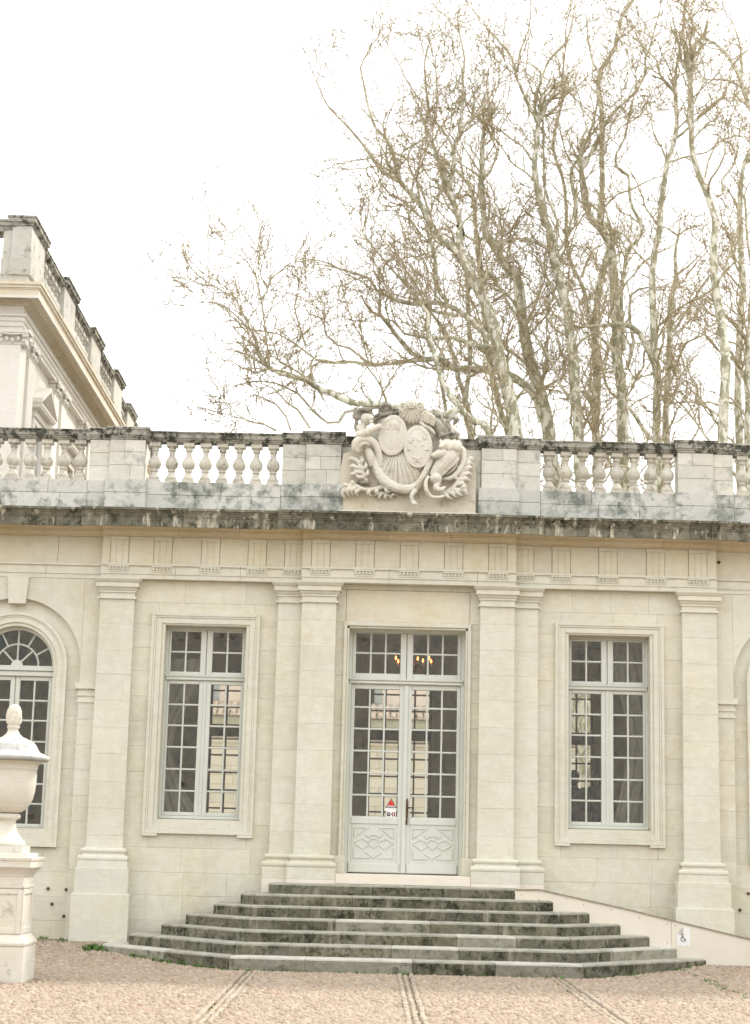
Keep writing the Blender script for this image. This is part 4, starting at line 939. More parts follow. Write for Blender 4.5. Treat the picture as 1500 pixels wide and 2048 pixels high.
# the two oval shields with rims and charges
def shield(cx, cz, rx, rz, tilt, name):
    mb = MB(); rot = Matrix.Rotation(tilt, 3, 'Y'); c = Vector((cx, -.46, cz))
    mb.ell(c, (rx, .055, rz), 30, 18, rot)
    pts = [c + rot @ Vector((rx*math.cos(2*math.pi*k/36), -.012, rz*math.sin(2*math.pi*k/36))) for k in range(37)]
    mb.tube(pts, .022, 8); mb.tube([c + (q-c)*.90 + Vector((0, -.018, 0)) for q in pts], .010, 6)
    return fuse(mb, name, 'carved', arms, .008, 1, .003, 18)
s1 = shield(-.303, 7.885, .205, .305, R(4), 'oval_shield'); s2 = shield(.092, 7.715, .205, .320, R(-3), 'oval_shield')
mb = MB()
for dx in (-.07, 0, .07): mb.box(-.303+dx-.022, -.303+dx+.022, -.520, -.47, 8.00, 8.065)
mb.box(-.41, -.196, -.518, -.47, 7.975, 8.000); mb.build('castle_charge', 'carved', s1)
mb = MB(); sp = []
for k in range(10):
    a = R(90+36*k); rr = .095 if k % 2 == 0 else .045; sp.append((.085+rr*math.cos(a), 7.515+rr*math.sin(a)))
mb.add([(.085, -.530, 7.515)]+[(x, -.500, z) for x, z in sp], [(0, 1+k, 1+(k+1) % 10) for k in range(10)]); mb.build('star_charge', 'carved', s2)
mb = MB()
for k in range(7): mb.ell((-.02+.035*k, -.506, 7.79+.06*math.sin(k*2.3)), (.030, .014, .040), 8, 6)
mb.tube([(-.07, -.503, 7.655), (.26, -.503, 7.66)], .010, 6); mb.build('beast_charge', 'carved', s2)
# scallop shell crest
sh = relief((765, 190), 96, 108, -.38, .11, (765, 152), 18, .026, 'scallop_shell', 'carved', arms, 20, 108, scal=.10)
x, z = AZ(765, 150); mb = MB(); mb.tube([(x+.046*math.cos(k*.45), -.515, z+.044*math.sin(k*.45)) for k in range(15)], .013, 7); mb.ell((x, -.505, z), (.024, .03, .024)); fuse(mb, 'shell_boss', 'carved', sh, .007, 1)
mb = MB()
for sgn in (-1, 1): stroke(mb, [(765+sgn*60, 205), (765+sgn*92, 180), (765+sgn*96, 140), (765+sgn*70, 122), (765+sgn*52, 145)], [10, 14, 14, 12, 8], -.44, .03)
fuse(mb, 'crest_scroll', 'carved', arms, .008, 1, .003, 16)
mb = MB()
for k in range(4): stroke(mb, [(850+28*k, 268+12*k), (858+28*k, 222+10*k), (880+24*k, 198+14*k), (900+18*k, 216+18*k), (893+18*k, 262+18*k)], [12, 15, 14, 12, 8], -.42, .04)
stroke(mb, [(835, 270), (870, 310), (930, 345), (960, 380)], [14, 16, 16, 12], -.40, .03)
fuse(mb, 'crest_scroll', 'carved', arms, .0085, 1, .003, 16)
# black-crusted drapery behind the crest
mb = MB()
for k in range(6): stroke(mb, [(840+26*k, 150+18*k), (900+24*k, 190+26*k), (950+16*k, 260+26*k), (965+16*k, 340+18*k)], [20, 26, 24, 16], -.30, .05)
blob(mb, (960, 250), 80, 110, -.25, .08)
fuse(mb, 'drapery', 'carvedark', arms, .011, 1, .010, 16)
mb = MB(); stroke(mb, [(440, 262), (500, 215), (580, 200), (665, 185)], [24, 26, 22, 16], -.34, .03); blob(mb, (548, 165), 48, 36, -.34, .08); stroke(mb, [(505, 190), (515, 150), (555, 132), (595, 150), (605, 185)], [12, 14, 14, 14, 10], -.39, .03); blob(mb, (640, 172), 40, 20, -.32, .06)
fuse(mb, 'drapery', 'carvedark', arms, .011, 1, .008, 16)
# left lion: maned head turned inwards, foreleg over the shield
mb = MB()
blob(mb, (345, 350), 48, 62, -.38, .13); blob(mb, (385, 258), 50, 56, -.44, .11)
stroke(mb, [(395, 250), (425, 262), (440, 272)], [36, 27, 20], [-.50, -.545, -.565]); blob(mb, (430, 295), 20, 12, -.55, .035); stroke(mb, [(390, 238), (415, 240), (432, 250)], [9, 11, 8], -.54, .02); blob(mb, (443, 262), 9, 8, -.585, .018)
stroke(mb, [(318, 385), (360, 392), (420, 365), (498, 330)], [34, 36, 30, 24], [-.42, -.50, -.54, -.54])
for k in range(4): stroke(mb, [(488, 318+9*k), (515, 318+10*k)], [9, 6], -.56, .0)
for k in range(4): stroke(mb, [(380+9*k, 392), (384+9*k, 418), (392+9*k, 432)], [9, 8, 5], -.50, .01)
for k in range(7): stroke(mb, [(335+6*k, 300+2*k), (320+4*k, 335+5*k), (312+7*k, 378+3*k)], [13, 15, 7], -.46, .03)
lion = fuse(mb, 'lion', 'carved', arms, .0085, 1, .007, 28)
mb = MB()
for k in range(13):
    a = R(205-k*17); c_, s_ = math.cos(a), math.sin(a); stroke(mb, [(372+34*c_, 240-30*s_), (366+66*c_, 232-52*s_), (360+80*math.cos(a-.3), 240-62*math.sin(a-.3)), (362+72*math.cos(a-.55), 250-50*math.sin(a-.55))], [13, 16, 13, 6], -.45, .05)
for k in range(8): stroke(mb, [(352+9*k, 200+3*(k % 3)), (340+11*k, 180), (356+12*k, 190)], [9, 11, 6], -.52, .02)
for k in range(4): stroke(mb, [(322-4*k, 240+22*k), (302-2*k, 268+22*k), (318, 298+20*k)], [12, 14, 7], -.44, .03)
fuse(mb, 'mane', 'carvedark', lion, .0085, 1, .004, 20)
# scroll and limb under the left lion
mb = MB()
stroke(mb, [(345, 505), (312, 520), (295, 500), (305, 455), (350, 428), (420, 436), (470, 480), (500, 560), (505, 650)], [16, 26, 32, 36, 36, 34, 30, 26, 16], -.42, .05)
stroke(mb, [(330, 520), (345, 478), (385, 466), (420, 480)], [8, 12, 12, 8], -.46, .03)
stroke(mb, [(400, 500), (425, 560), (445, 640)], [34, 40, 34], -.36, .03)
fuse(mb, 'volute', 'carved', arms, .0095, 1, .003, 15)
# right lion: heavy body slanting down to the left, mane above, haunch and tail below
mb = MB()
stroke(mb, [(1120, 470), (1085, 560), (1010, 650), (945, 730)], [60, 70, 62, 44], [-.36, -.42, -.42, -.38], seg=14)
stroke(mb, [(1040, 540), (985, 560), (950, 572), (940, 555)], [40, 34, 26, 16], [-.48, -.53, -.54, -.54])
for k in range(3): stroke(mb, [(958, 556+10*k), (935, 560+12*k)], [9, 6], -.56, .0)
blob(mb, (965, 755), 52, 46, -.44, .12); stroke(mb, [(985, 790), (960, 835), (1000, 850), (1040, 825)], [26, 22, 20, 12], -.46, .04)
for k in range(3): stroke(mb, [(960+30*k, 836+6*k), (950+32*k, 862+4*k)], [10, 6], -.50, .01)
stroke(mb, [(905, 735), (880, 790), (885, 860), (925, 912), (990, 915), (1040, 900)], [13, 16, 17, 16, 14, 8], -.48, .04)
stroke(mb, [(1165, 480), (1200, 520), (1198, 610), (1150, 700), (1080, 748), (1030, 745)], [12, 20, 22, 22, 18, 10], -.38, .04)
stroke(mb, [(1150, 560), (1140, 630), (1090, 690), (1050, 710)], [8, 12, 12, 8], -.36, .03)
stroke(mb, [(800, 850), (770, 885), (760, 925), (785, 965)], [20, 20, 18, 22], -.46, .03)
for k in range(3): stroke(mb, [(770+14*k, 962), (774+16*k, 980)], [9, 6], -.52, .01)
for k in range(12): t = k/11; stroke(mb, [(1130-110*t, 560+120*t), (1150-120*t, 600+110*t), (1128-120*t, 632+100*t)], [8, 13, 5], -.43, .03)
lion = fuse(mb, 'lion', 'carved', arms, .0085, 1, .007, 28)
mb = MB(); blob(mb, (1060, 470), 52, 46, -.46, .10); stroke(mb, [(1040, 480), (1012, 500), (1000, 515)], [32, 24, 18], [-.52, -.56, -.58])
for k in range(11): a, b_ = 1005+15*k, 455+5*((k*3) % 4); stroke(mb, [(a, b_-20), (a+6, b_+22), (a-4, b_+52), (a+6, b_+72)], [11, 15, 12, 5], -.49, .05)
fuse(mb, 'mane', 'carved', lion, .0085, 1, .003, 20)
mb = MB()
for k in range(11): a = 1005+14*k; stroke(mb, [(a, 448-3*k % 8), (a-4, 410), (a+10, 384+2*k % 9), (a+24, 398)], [11, 15, 12, 6], -.46, .05)
fuse(mb, 'mane', 'carvedark', lion, .0085, 1, .004, 20)
# plume scroll at upper right
mb = MB()
for k in range(3): stroke(mb, [(1120-14*k, 370), (1080-4*k, 300), (1072+8*k, 245+8*k), (1100+6*k, 212+14*k), (1140-2*k, 222+16*k), (1152-12*k, 262+8*k), (1128-8*k, 290)], [10, 14, 15, 15, 15, 12, 7], -.36-.02*k, .03)
fuse(mb, 'plume_scroll', 'carvedark', arms, .0085, 1, .003, 16)
mb = MB(); stroke(mb, [(1130, 300), (1112, 325), (1135, 352), (1150, 380)], [14, 20, 18, 12], -.36, .04); stroke(mb, [(1095, 290), (1105, 340), (1110, 380)], [10, 14, 12], -.40, .02); fuse(mb, 'plume_foot', 'carved', arms, .0095, 1)
def acanthus(rib, lobes, name, y=-.34, r=19):
    """a curling leaf: rib on the grid and lobes, each a hooked stroke"""
    mb = MB(); stroke(mb, rib, [r*1.2]+[r]*(len(rib)-2)+[r*.6], y, .04)
    for (x0, z0), (x1, z1), (x2, z2) in lobes:
        mx_, mz_ = (x0+x1)/2, (z0+z1)/2
        stroke(mb, [(x0, z0), (mx_, mz_), (x1, z1), (x2, z2)], [r*.6, r*.85, r*.8, r*.35], y-.02, .05, 8)
    return fuse(mb, name, 'carved', arms, .0085, 1, .003, 15)
acanthus([(385, 770), (362, 705), (340, 640), (305, 595), (262, 578), (250, 598)], [((372, 740), (318, 735), (300, 700)), ((362, 705), (300, 690), (288, 655)), ((350, 670), (290, 648), (278, 618)), ((372, 735), (400, 700), (395, 660)), ((355, 680), (385, 640), (375, 600)), ((335, 630), (355, 590), (340, 560)), ((300, 640), (262, 650), (258, 680)), ((310, 700), (262, 715), (268, 745))], 'acanthus_leaf')
acanthus([(545, 800), (450, 832), (360, 835), (290, 808), (225, 815), (190, 860), (205, 905)], [((300, 815), (262, 850), (282, 890)), ((262, 812), (225, 855), (245, 895)), ((330, 830), (300, 868), (318, 892)), ((240, 812), (205, 800), (185, 830)), ((285, 805), (270, 775), (240, 790)), ((420, 838), (400, 872), (430, 890)), ((480, 830), (470, 866), (505, 880)), ((540, 815), (560, 855), (600, 850))], 'acanthus_leaf', -.33)
acanthus([(1000, 880), (1070, 850), (1130, 800), (1175, 730), (1200, 660), (1228, 605), (1265, 575), (1275, 600)], [((1130, 800), (1190, 790), (1225, 812)), ((1150, 770), (1220, 750), (1255, 772)), ((1175, 730), (1240, 705), (1270, 722)), ((1190, 690), (1250, 655), (1278, 672)), ((1205, 650), (1250, 618), (1282, 635)), ((1090, 835), (1150, 850), (1190, 880)), ((1060, 860), (1120, 880), (1150, 905)), ((1150, 770), (1120, 720), (1140, 690)), ((1185, 710), (1160, 660), (1180, 630)), ((1030, 872), (1070, 905), (1110, 915))], 'acanthus_leaf', -.34, 20)
acanthus([(1080, 850), (1150, 840), (1205, 850), (1222, 885)], [((1130, 845), (1150, 880), (1185, 890)), ((1170, 840), (1200, 815), (1228, 838)), ((1100, 850), (1110, 890), (1140, 905))], 'acanthus_leaf', -.36, 18)
acanthus([(600, 900), (560, 870), (500, 862), (450, 880)], [((560, 870), (540, 900), (560, 915)), ((520, 864), (490, 895), (505, 915)), ((590, 890), (620, 870), (650, 885))], 'acanthus_leaf', -.28, 16)
mb = MB(); blob(mb, (370, 775), 60, 20, -.34, .06); fuse(mb, 'dark_cup', 'carvedark', arms, .0095, 1)  # low cup in the dark carving stone

# ------------------------------------------------------------------ weeds at the foot of the steps
wr = random.Random(11); mb = MB()
def tuft(x, y, n, h, sp):
    for _ in range(n):
        a = wr.uniform(0, 6.28); r0 = wr.uniform(0, sp); bx, by = x+r0*math.cos(a), y+r0*math.sin(a); z = gz(by); hh_ = h*wr.uniform(.5, 1); lean = wr.uniform(0, .8)*hh_; b2 = wr.uniform(0, 6.28); w = .008+.25*hh_*wr.uniform(.1, .3)
        dx, dy = math.cos(b2), math.sin(b2)
        mb.add([(bx-dy*w*.4, by+dx*w*.4, z), (bx+dy*w*.4, by-dx*w*.4, z), (bx+dx*lean*.5+dy*w, by+dy*lean*.5-dx*w, z+hh_*.6), (bx+dx*lean, by+dy*lean, z+hh_), (bx+dx*lean*.5-dy*w, by+dy*lean*.5+dx*w, z+hh_*.6)], [(0, 1, 2, 4), (4, 2, 3)])
tuft(-4.44, -.92, 110, .10, .16)
for _ in range(55):
    t = wr.random(); k = wr.uniform(0, 2.0)
    if wr.random() < .45: tuft(STEP_L[6]+k-.03, -.85-k-.04, 9, .06, .05)
    elif wr.random() < .5: tuft(wr.uniform(-2.2, 2.3), STEP_Y[6]-.04, 5, .045, .04)
    else: tuft(STEP_R[6]-k*.9+.03, -.85-k*.9-.04, 7, .05, .05)
for gx, g0, g1 in GROOVES:
    for _ in range(10): tuft(gx+wr.choice((-.11, .11, -.04, .04)), wr.uniform(-5 if gx > 1 else -9, g0), 4, .03, .03)
for _ in range(40): tuft(4.0+wr.gauss(0, .05), wr.uniform(-6, -1.1), 5, .035, .05)
for x in (-5.9, -5.6, -5.3, -4.95): tuft(x, -.02 if x < -5 else -.30, 14, .05, .12)
tag(mb.build('weeds', 'weed'), 'green weeds sprouting along the foot of the steps', 'weeds', kind='stuff')

# ------------------------------------------------------------------ tall wing at the left, behind the pavilion
wing = thing('mansion_wing', 'tall cream mansion wing with pilasters and balustraded roof behind the pavilion', 'building', (-8.05, 8.2, 0), rz=R(90))
LW = 30.0
def wbox(name, m_, *a, parent=None): return MB().box(*a).build(name, m_, parent or wing)
wwall = MB().box(.15, LW, .15, 9.0, 0, 12.06).build('wall', 'wing', wing)
def wl_(name, m_, lay, x1=LW):
    mb = MB()
    for z0, z1, p in lay: mb.box(-p, x1, -p, 9.0, z0, z1)
    return mb.build(name, m_, wing)
wl_('architrave', 'wing', [(12.06, 12.145, .0), (12.146, 12.255, .022), (12.256, 12.355, .044), (12.356, 12.40, .085)])
wl_('frieze', 'wing', [(12.401, 12.60, .0)])
wl_('bed_moulding', 'wingcornice', [(12.601, 12.635, .05), (12.636, 12.675, .10), (12.676, 12.71, .15)])
wl_('cornice', 'wingcornice', [(12.711, 12.835, .385), (12.836, 12.865, .40), (12.866, 12.925, .425), (12.926, 12.99, .455)])
MB().box(-.39, -.355, -.39, 9, 12.655, 12.7105).box(-.355, LW, -.39, -.355, 12.655, 12.7105).build('drip', 'wing', wing)
wl_('parapet_plinth', 'wingdark', [(12.991, 13.25, .07)])
# pilasters with scrolled capitals
cp = MB(); cp.stack(.3, .3, [(0, .27, -.005), (.02, .285, -.02), (.04, .285, -.02), (.042, .27, -.004), (.16, .275, -.01), (.22, .30, -.04), (.235, .30, -.04)]); cp.box(-.06, .66, -.09, .3, .245, .305)
for sx in (.03, .57):
    cp.tube([(sx, -.06+.0, .19), (sx, -.11, .19)], [.072, .06], 12); cp.tube([(sx+.05*math.cos(t), -.115, .19+.05*math.sin(t)) for t in [k*.6 for k in range(11)]], .014, 5)
for k in range(5): cp.ell((.06+.12*k, -.035, .09+.03*(k % 2)), (.045, .04, .06), 8, 6)
cp.tube([(.05, -.07, .225), (.3, -.10, .20), (.55, -.07, .225)], .025, 6)
cap_me = cp.mesh('capital', 'wing')
def wpil(x0, y1=.2):
    ob = MB().cbox(x0, x0+.60, 0, y1, 0, 11.75, .008).build('pilaster', 'wing', wing)
    put('capital', cap_me, ob, (x0, 0, 11.752))
for j in range(7):
    if j == 0:
        ob = MB().box(0, .60, 0, .46, 0, 11.75).build('pilaster', 'wing', wing); put('capital', cap_me, ob, (0, 0, 11.752))
        cf = put('capital', cap_me, ob, (0, .47, 11.752), R(-90))
    else: wpil(3.9*j)
    wpil(3.9*j+.95)
    # window with pediment
    c = 3.9*j+2.72
    mb = MB(); mb.cbox(c-.62, c-.48, .06, .2, 6.5, 10.6, .01).cbox(c+.48, c+.62, .06, .2, 6.5, 10.6, .01).cbox(c-.62, c+.62, .06, .2, 10.601, 10.74, .01).cbox(c-.66, c+.66, .02, .2, 10.741, 10.90, .01)
    mb.prism_x([(.2, 10.901), (-.10, 10.901), (-.14, 10.96), (-.14, 11.0), (.2, 11.0)], c-.86, c+.86)
    for s_ in (-1, 1):
        mb.add([(c+s_*.90, -.16, 11.0), (c+s_*.90, -.16, 11.10), (c, -.16, 11.56), (c, -.16, 11.46), (c+s_*.90, .2, 11.0), (c+s_*.90, .2, 11.10), (c, .2, 11.56), (c, .2, 11.46)], [(0, 1, 2, 3), (1, 5, 6, 2), (0, 3, 7, 4), (0, 4, 5, 1)])
    mb.prism_y([(c-.80, 11.0), (c+.80, 11.0), (c, 11.44)], .08, .2)
    wn_ = mb.build('window', 'wing', wing)
    MB().box(c-.48, c+.48, .148, .149, 6.5, 10.6).build('pane', 'glass', wn_); MB().box(c-.03, c+.03, .12, .1475, 6.5, 10.6).build('glazing_bar', 'paint', wn_)
# roof balustrade
def wpier(x0, x1, y0, y1, zt=14.33, nm='pier'):
    ob = MB().cbox(x0, x1, y0, y1, 13.251, zt, .006).build(nm, 'wingdark', wing)
    MB().cbox(x0-.02, x1+.02, y0-.03, y1+.02, 13.252, 13.62, .01).build('pier_base', 'wingdark', ob)
    mb = MB()
    for z0, z1, p in ((zt+.001, zt+.05, .03), (zt+.051, zt+.07, .055), (zt+.071, zt+.16, .085), (zt+.161, zt+.20, .11)): mb.box(x0-p, x1+p, y0-p, y1+p, z0, z1)
    mb.build('pier_cap', 'rail', ob)
wb = MB().lathe([(r_*1.5, z*1.5) for r_, z in bprof], 0, 0, 12); wb.box(-.13, .13, -.13, .13, 0, .068).box(-.125, .125, -.125, .125, .858, .962)
wb_me = wb.mesh('baluster', 'wingdark')
for j in range(6):
    rec = .0 if j < 4 else .16
    x0 = 3.93*j-.10-(.22 if j > 3 else 0)
    wpier(x0, x0+1.47, -.10+rec, .31+rec)
    xa, xb = x0+1.47, x0+3.93-(.22 if j == 3 else 0)
    rec = .16 if j > 2 else 0
    mb = MB()
    for z0, z1, p in ((14.225, 14.27, -.02), (14.271, 14.30, .02), (14.301, 14.365, .05), (14.366, 14.40, .07)): mb.box(xa+.1, xb-.1, -.06-p+rec, .27+p+rec, z0, z1)
    rl = mb.build('coping', 'rail', wing)
    for i in range(6): put('baluster', wb_me, wing, (xa+(xb-xa)*(i+.5)/6, .10+rec, 13.26))
wpier(-.06, .34, .312, .50, 14.25)
mb = MB(); mb.box(-.10, .34, .50, 3.2, 14.20, 14.39).build('coping', 'rail', wing)
for i in range(5): put('baluster', wb_me, wing, (.12, .95+.42*i, 13.26))

# ------------------------------------------------------------------ bare plane trees behind the pavilion
TREE_LIMBS = {
 'A': [
  [(4.42,16.0,-0.05,0.359),(4.2,16.0,1.75,0.274),(3.7,16.0,5.95,0.236),(3.27,16.0,9.54,0.208),(2.98,16.0,11.99,0.189),(2.84,16.0,12.66,0.181),(2.68,16.0,13.29,0.173),(2.53,16.0,13.92,0.165),(2.4,16.0,14.55,0.158),(2.25,16.0,15.15,0.15),(2.08,16.0,15.53,0.142),(1.87,16.0,15.96,0.134),(1.66,16.0,16.39,0.126),(1.51,16.0,16.67,0.118),(1.32,16.0,16.9,0.11),(1.01,16.0,17.14,0.102),(0.77,16.0,17.42,0.095),(0.6,16.0,17.68,0.087),(0.47,16.0,17.98,0.079),(0.21,16.0,18.37,0.071),(-0.15,16.0,18.74,0.063)],
  [(-0.15,16.0,18.74,0.063),(-0.21,16.05,19.18,0.058),(-0.34,16.1,19.56,0.052),(-0.56,16.15,20.02,0.047),(-0.79,16.2,20.26,0.042),(-1.02,16.25,20.87,0.036),(-1.18,16.3,21.66,0.031),(-1.27,16.35,22.05,0.026),(-1.13,16.4,22.45,0.02)],
  [(-0.15,16.0,18.74,0.057),(-0.58,15.94,18.93,0.051),(-0.83,15.89,19.23,0.045),(-1.1,15.83,19.64,0.039),(-1.48,15.77,20.06,0.033),(-1.85,15.71,20.42,0.028),(-2.15,15.66,20.75,0.022),(-2.38,15.6,21.3,0.016)],
  [(1.53,16.0,16.63,0.101),(1.45,16.1,17.16,0.097),(1.42,16.2,17.64,0.093),(1.47,16.3,17.46,0.089),(1.41,16.4,18.03,0.085),(1.24,16.5,18.48,0.081),(1.13,16.6,18.68,0.077)],
  [(1.13,16.6,18.68,0.064),(1.05,16.66,18.97,0.058),(0.87,16.73,19.62,0.053),(0.66,16.79,20.37,0.047),(0.51,16.85,20.72,0.042),(0.6,16.91,21.12,0.036),(0.51,16.98,21.88,0.031),(0.46,17.04,22.61,0.025),(0.58,17.1,23.21,0.019)],
  [(1.13,16.6,18.68,0.077),(1.23,16.56,19.07,0.07),(1.3,16.53,19.42,0.064),(1.3,16.49,19.76,0.057),(1.42,16.45,20.29,0.051),(1.48,16.41,21.1,0.045),(1.48,16.38,21.95,0.038),(1.53,16.34,22.35,0.032),(1.38,16.3,23.06,0.025)],
  [(1.28,16.4,19.72,0.038),(1.19,16.4,19.99,0.035),(0.99,16.4,20.37,0.032),(0.75,16.4,20.64,0.03),(0.58,16.4,20.75,0.027),(0.36,16.4,21.15,0.024),(-0.08,16.4,21.87,0.021),(-0.22,16.4,22.19,0.018),(-0.53,16.4,22.74,0.015)],
  [(0.75,16.4,20.66,0.032),(0.79,16.4,21.07,0.027),(0.78,16.4,21.76,0.022),(0.74,16.4,22.45,0.017),(0.93,16.4,23.05,0.013)],
  [(2.37,16.0,14.3,0.076),(1.99,15.85,14.26,0.069),(1.57,15.7,14.36,0.063),(1.28,15.55,14.39,0.056),(0.91,15.4,14.29,0.05),(0.41,15.25,14.3,0.043),(0.05,15.1,14.31,0.037),(-0.24,14.95,14.59,0.031),(-0.52,14.8,14.62,0.024)],
  [(2.24,16.0,14.46,0.088),(2.07,15.92,14.65,0.083),(1.73,15.83,14.91,0.078),(1.4,15.75,15.18,0.074),(1.1,15.67,15.27,0.069),(0.81,15.58,15.32,0.064),(0.49,15.5,15.25,0.059),(-0.01,15.42,15.25,0.054),(-0.33,15.33,15.34,0.05),(-0.66,15.25,15.47,0.045),(-0.87,15.17,15.78,0.04),(-1.2,15.08,15.87,0.035),(-1.65,15.0,15.96,0.031)],
  [(1.43,15.6,14.98,0.056),(1.23,15.6,15.02,0.051),(0.86,15.6,15.05,0.047),(0.57,15.6,15.19,0.042),(0.24,15.6,15.57,0.037),(-0.1,15.6,15.95,0.033),(-0.48,15.6,16.37,0.028),(-0.82,15.6,16.79,0.023),(-1.07,15.6,17.13,0.019)],
  [(1.16,16.0,15.47,0.063),(0.95,16.09,15.75,0.059),(0.86,16.18,16.08,0.055),(0.82,16.27,16.68,0.051),(0.71,16.36,17.15,0.047),(0.59,16.44,17.62,0.042),(0.65,16.53,18.06,0.038),(0.45,16.62,18.76,0.034),(0.19,16.71,19.24,0.03),(0.06,16.8,19.64,0.026)],
  [(1.42,16.0,20.27,0.05),(1.67,16.0,20.51,0.042),(1.92,16.0,20.74,0.033),(2.13,16.0,21.01,0.024),(2.29,16.0,21.38,0.015)],
 ],
 'B': [
  [(5.48,18.0,-0.05,0.351),(5.25,18.0,1.82,0.268),(4.73,18.0,6.2,0.231),(4.28,18.0,9.95,0.204),(3.98,18.0,12.5,0.185),(3.8,18.0,13.42,0.176),(3.58,18.0,14.3,0.167),(3.37,18.0,15.1,0.158),(3.27,18.0,15.63,0.149),(3.19,18.0,16.31,0.14),(3.11,18.0,16.81,0.131),(2.83,18.0,17.16,0.122),(2.47,18.0,17.75,0.113),(2.29,18.0,18.06,0.104),(2.25,18.0,18.16,0.095),(2.18,18.0,18.8,0.086),(2.12,18.0,19.82,0.077),(2.13,18.0,20.61,0.068),(2.17,18.0,21.18,0.059)],
  [(3.82,18.0,12.85,0.132),(3.64,17.85,13.42,0.125),(3.43,17.69,13.64,0.119),(3.07,17.54,13.89,0.113),(2.68,17.38,14.02,0.106),(2.16,17.23,14.02,0.1),(1.4,17.08,13.98,0.093),(1.18,16.92,14.11,0.087),(0.96,16.77,14.19,0.081),(0.62,16.62,14.11,0.075),(0.28,16.46,14.21,0.069),(-0.02,16.31,14.5,0.062),(-0.31,16.15,14.79,0.056),(-0.57,16.0,15.08,0.05)],
  [(0.71,16.6,14.07,0.058),(0.21,16.6,14.03,0.054),(-0.29,16.6,13.94,0.05),(-0.79,16.6,13.92,0.047),(-1.25,16.6,14.0,0.043),(-1.7,16.6,13.94,0.04),(-2.12,16.6,13.98,0.036),(-2.32,16.6,13.84,0.033),(-2.34,16.6,13.63,0.029),(-2.25,16.6,13.39,0.026)],
  [(2.43,18.0,17.82,0.046),(2.61,18.12,17.89,0.04),(2.88,18.24,18.05,0.034),(3.46,18.36,18.11,0.028),(3.82,18.48,18.0,0.022),(4.06,18.6,17.73,0.016)],
  [(3.23,18.0,15.68,0.053),(3.02,18.1,16.2,0.047),(2.72,18.2,16.5,0.042),(2.42,18.3,16.66,0.037),(2.16,18.4,16.97,0.031),(2.11,18.5,17.5,0.026),(2.07,18.6,18.28,0.02)],
  [(3.45,18.0,14.39,0.053),(3.18,17.9,14.57,0.047),(2.87,17.8,14.76,0.042),(2.61,17.7,15.08,0.036),(2.34,17.6,15.31,0.031),(1.99,17.5,15.49,0.025),(1.73,17.4,15.67,0.02)],
  [(3.36,18.0,15.55,0.053),(3.59,18.2,16.07,0.042),(3.74,18.4,16.5,0.032),(3.93,18.6,17.08,0.021)],
  [(2.12,18.0,19.77,0.033),(1.87,18.0,20.18,0.026),(1.6,18.0,20.6,0.02),(1.33,18.0,21.16,0.013)],
 ],
 'C': [
  [(4.63,20.0,-0.05,0.184),(4.39,20.0,1.9,0.141),(3.85,20.0,6.44,0.121),(3.38,20.0,10.33,0.107),(3.07,20.0,12.97,0.097),(2.88,20.0,13.47,0.093),(2.7,20.0,14.29,0.09),(2.55,20.0,14.98,0.086),(2.43,20.0,15.59,0.083),(2.36,20.0,16.24,0.079),(2.26,20.0,16.99,0.076),(2.23,20.0,17.66,0.072),(2.15,20.0,18.52,0.069),(2.1,20.0,18.85,0.066),(2.05,20.0,19.57,0.062),(1.9,20.0,20.24,0.059),(1.71,20.0,20.48,0.055)],
  [(2.05,20.0,19.57,0.041),(2.17,20.0,20.3,0.032),(2.26,20.0,20.98,0.023),(2.23,20.0,21.67,0.014)],
  [(2.55,20.0,14.98,0.041),(2.73,20.0,15.41,0.032),(2.86,20.0,15.88,0.023),(2.92,20.0,16.44,0.014)],
 ],
 'D': [
  [(3.59,14.5,-0.05,0.184),(3.38,14.5,1.7,0.141),(2.89,14.5,5.77,0.121),(2.47,14.5,9.26,0.107),(2.19,14.5,11.64,0.097),(1.85,14.5,11.92,0.091),(1.61,14.5,12.12,0.085),(1.38,14.5,12.35,0.079),(1.17,14.5,12.63,0.073),(0.97,14.5,13.03,0.067),(0.83,14.5,13.44,0.061),(0.7,14.5,13.89,0.055),(0.63,14.5,14.3,0.049),(0.63,14.5,14.67,0.043),(0.46,14.5,14.88,0.036)],
  [(1.42,14.5,12.23,0.091),(1.14,14.47,12.07,0.089),(0.75,14.43,12.04,0.087),(0.12,14.4,12.13,0.085),(-0.36,14.37,12.26,0.083),(-0.79,14.33,12.29,0.081),(-1.22,14.3,12.3,0.079),(-1.53,14.27,12.42,0.077),(-1.73,14.23,12.51,0.074),(-1.93,14.2,12.54,0.072),(-2.16,14.17,12.66,0.07),(-2.12,14.13,12.66,0.068),(-2.36,14.1,12.77,0.066),(-2.68,14.07,12.85,0.064),(-2.98,14.03,12.91,0.062),(-3.24,14.0,13.03,0.06)],
  [(-3.24,14.0,13.03,0.031),(-3.28,14.0,13.32,0.029),(-3.32,14.0,13.62,0.026),(-3.4,14.0,14.14,0.024),(-3.51,14.0,14.75,0.022),(-3.67,14.0,15.37,0.019),(-3.86,14.0,15.7,0.017),(-4.03,14.0,15.86,0.014)],
  [(-3.27,14.0,13.03,0.031),(-3.4,14.0,13.23,0.029),(-3.52,14.0,13.47,0.027),(-3.72,14.0,13.95,0.025),(-3.94,14.0,14.4,0.023),(-4.21,14.0,14.86,0.021),(-4.4,14.0,14.92,0.018),(-4.56,14.0,15.01,0.016),(-4.8,14.0,15.15,0.014),(-5.09,14.0,15.36,0.012)],
  [(-3.72,14.0,13.95,0.024),(-3.96,14.0,14.13,0.02),(-4.2,14.0,14.22,0.017),(-4.52,14.0,14.13,0.013),(-4.63,14.0,14.36,0.01)],
  [(-3.75,14.0,13.98,0.024),(-4.05,14.0,14.28,0.02),(-4.36,14.0,14.55,0.017),(-4.6,14.0,14.63,0.013),(-4.87,14.0,14.66,0.01)],
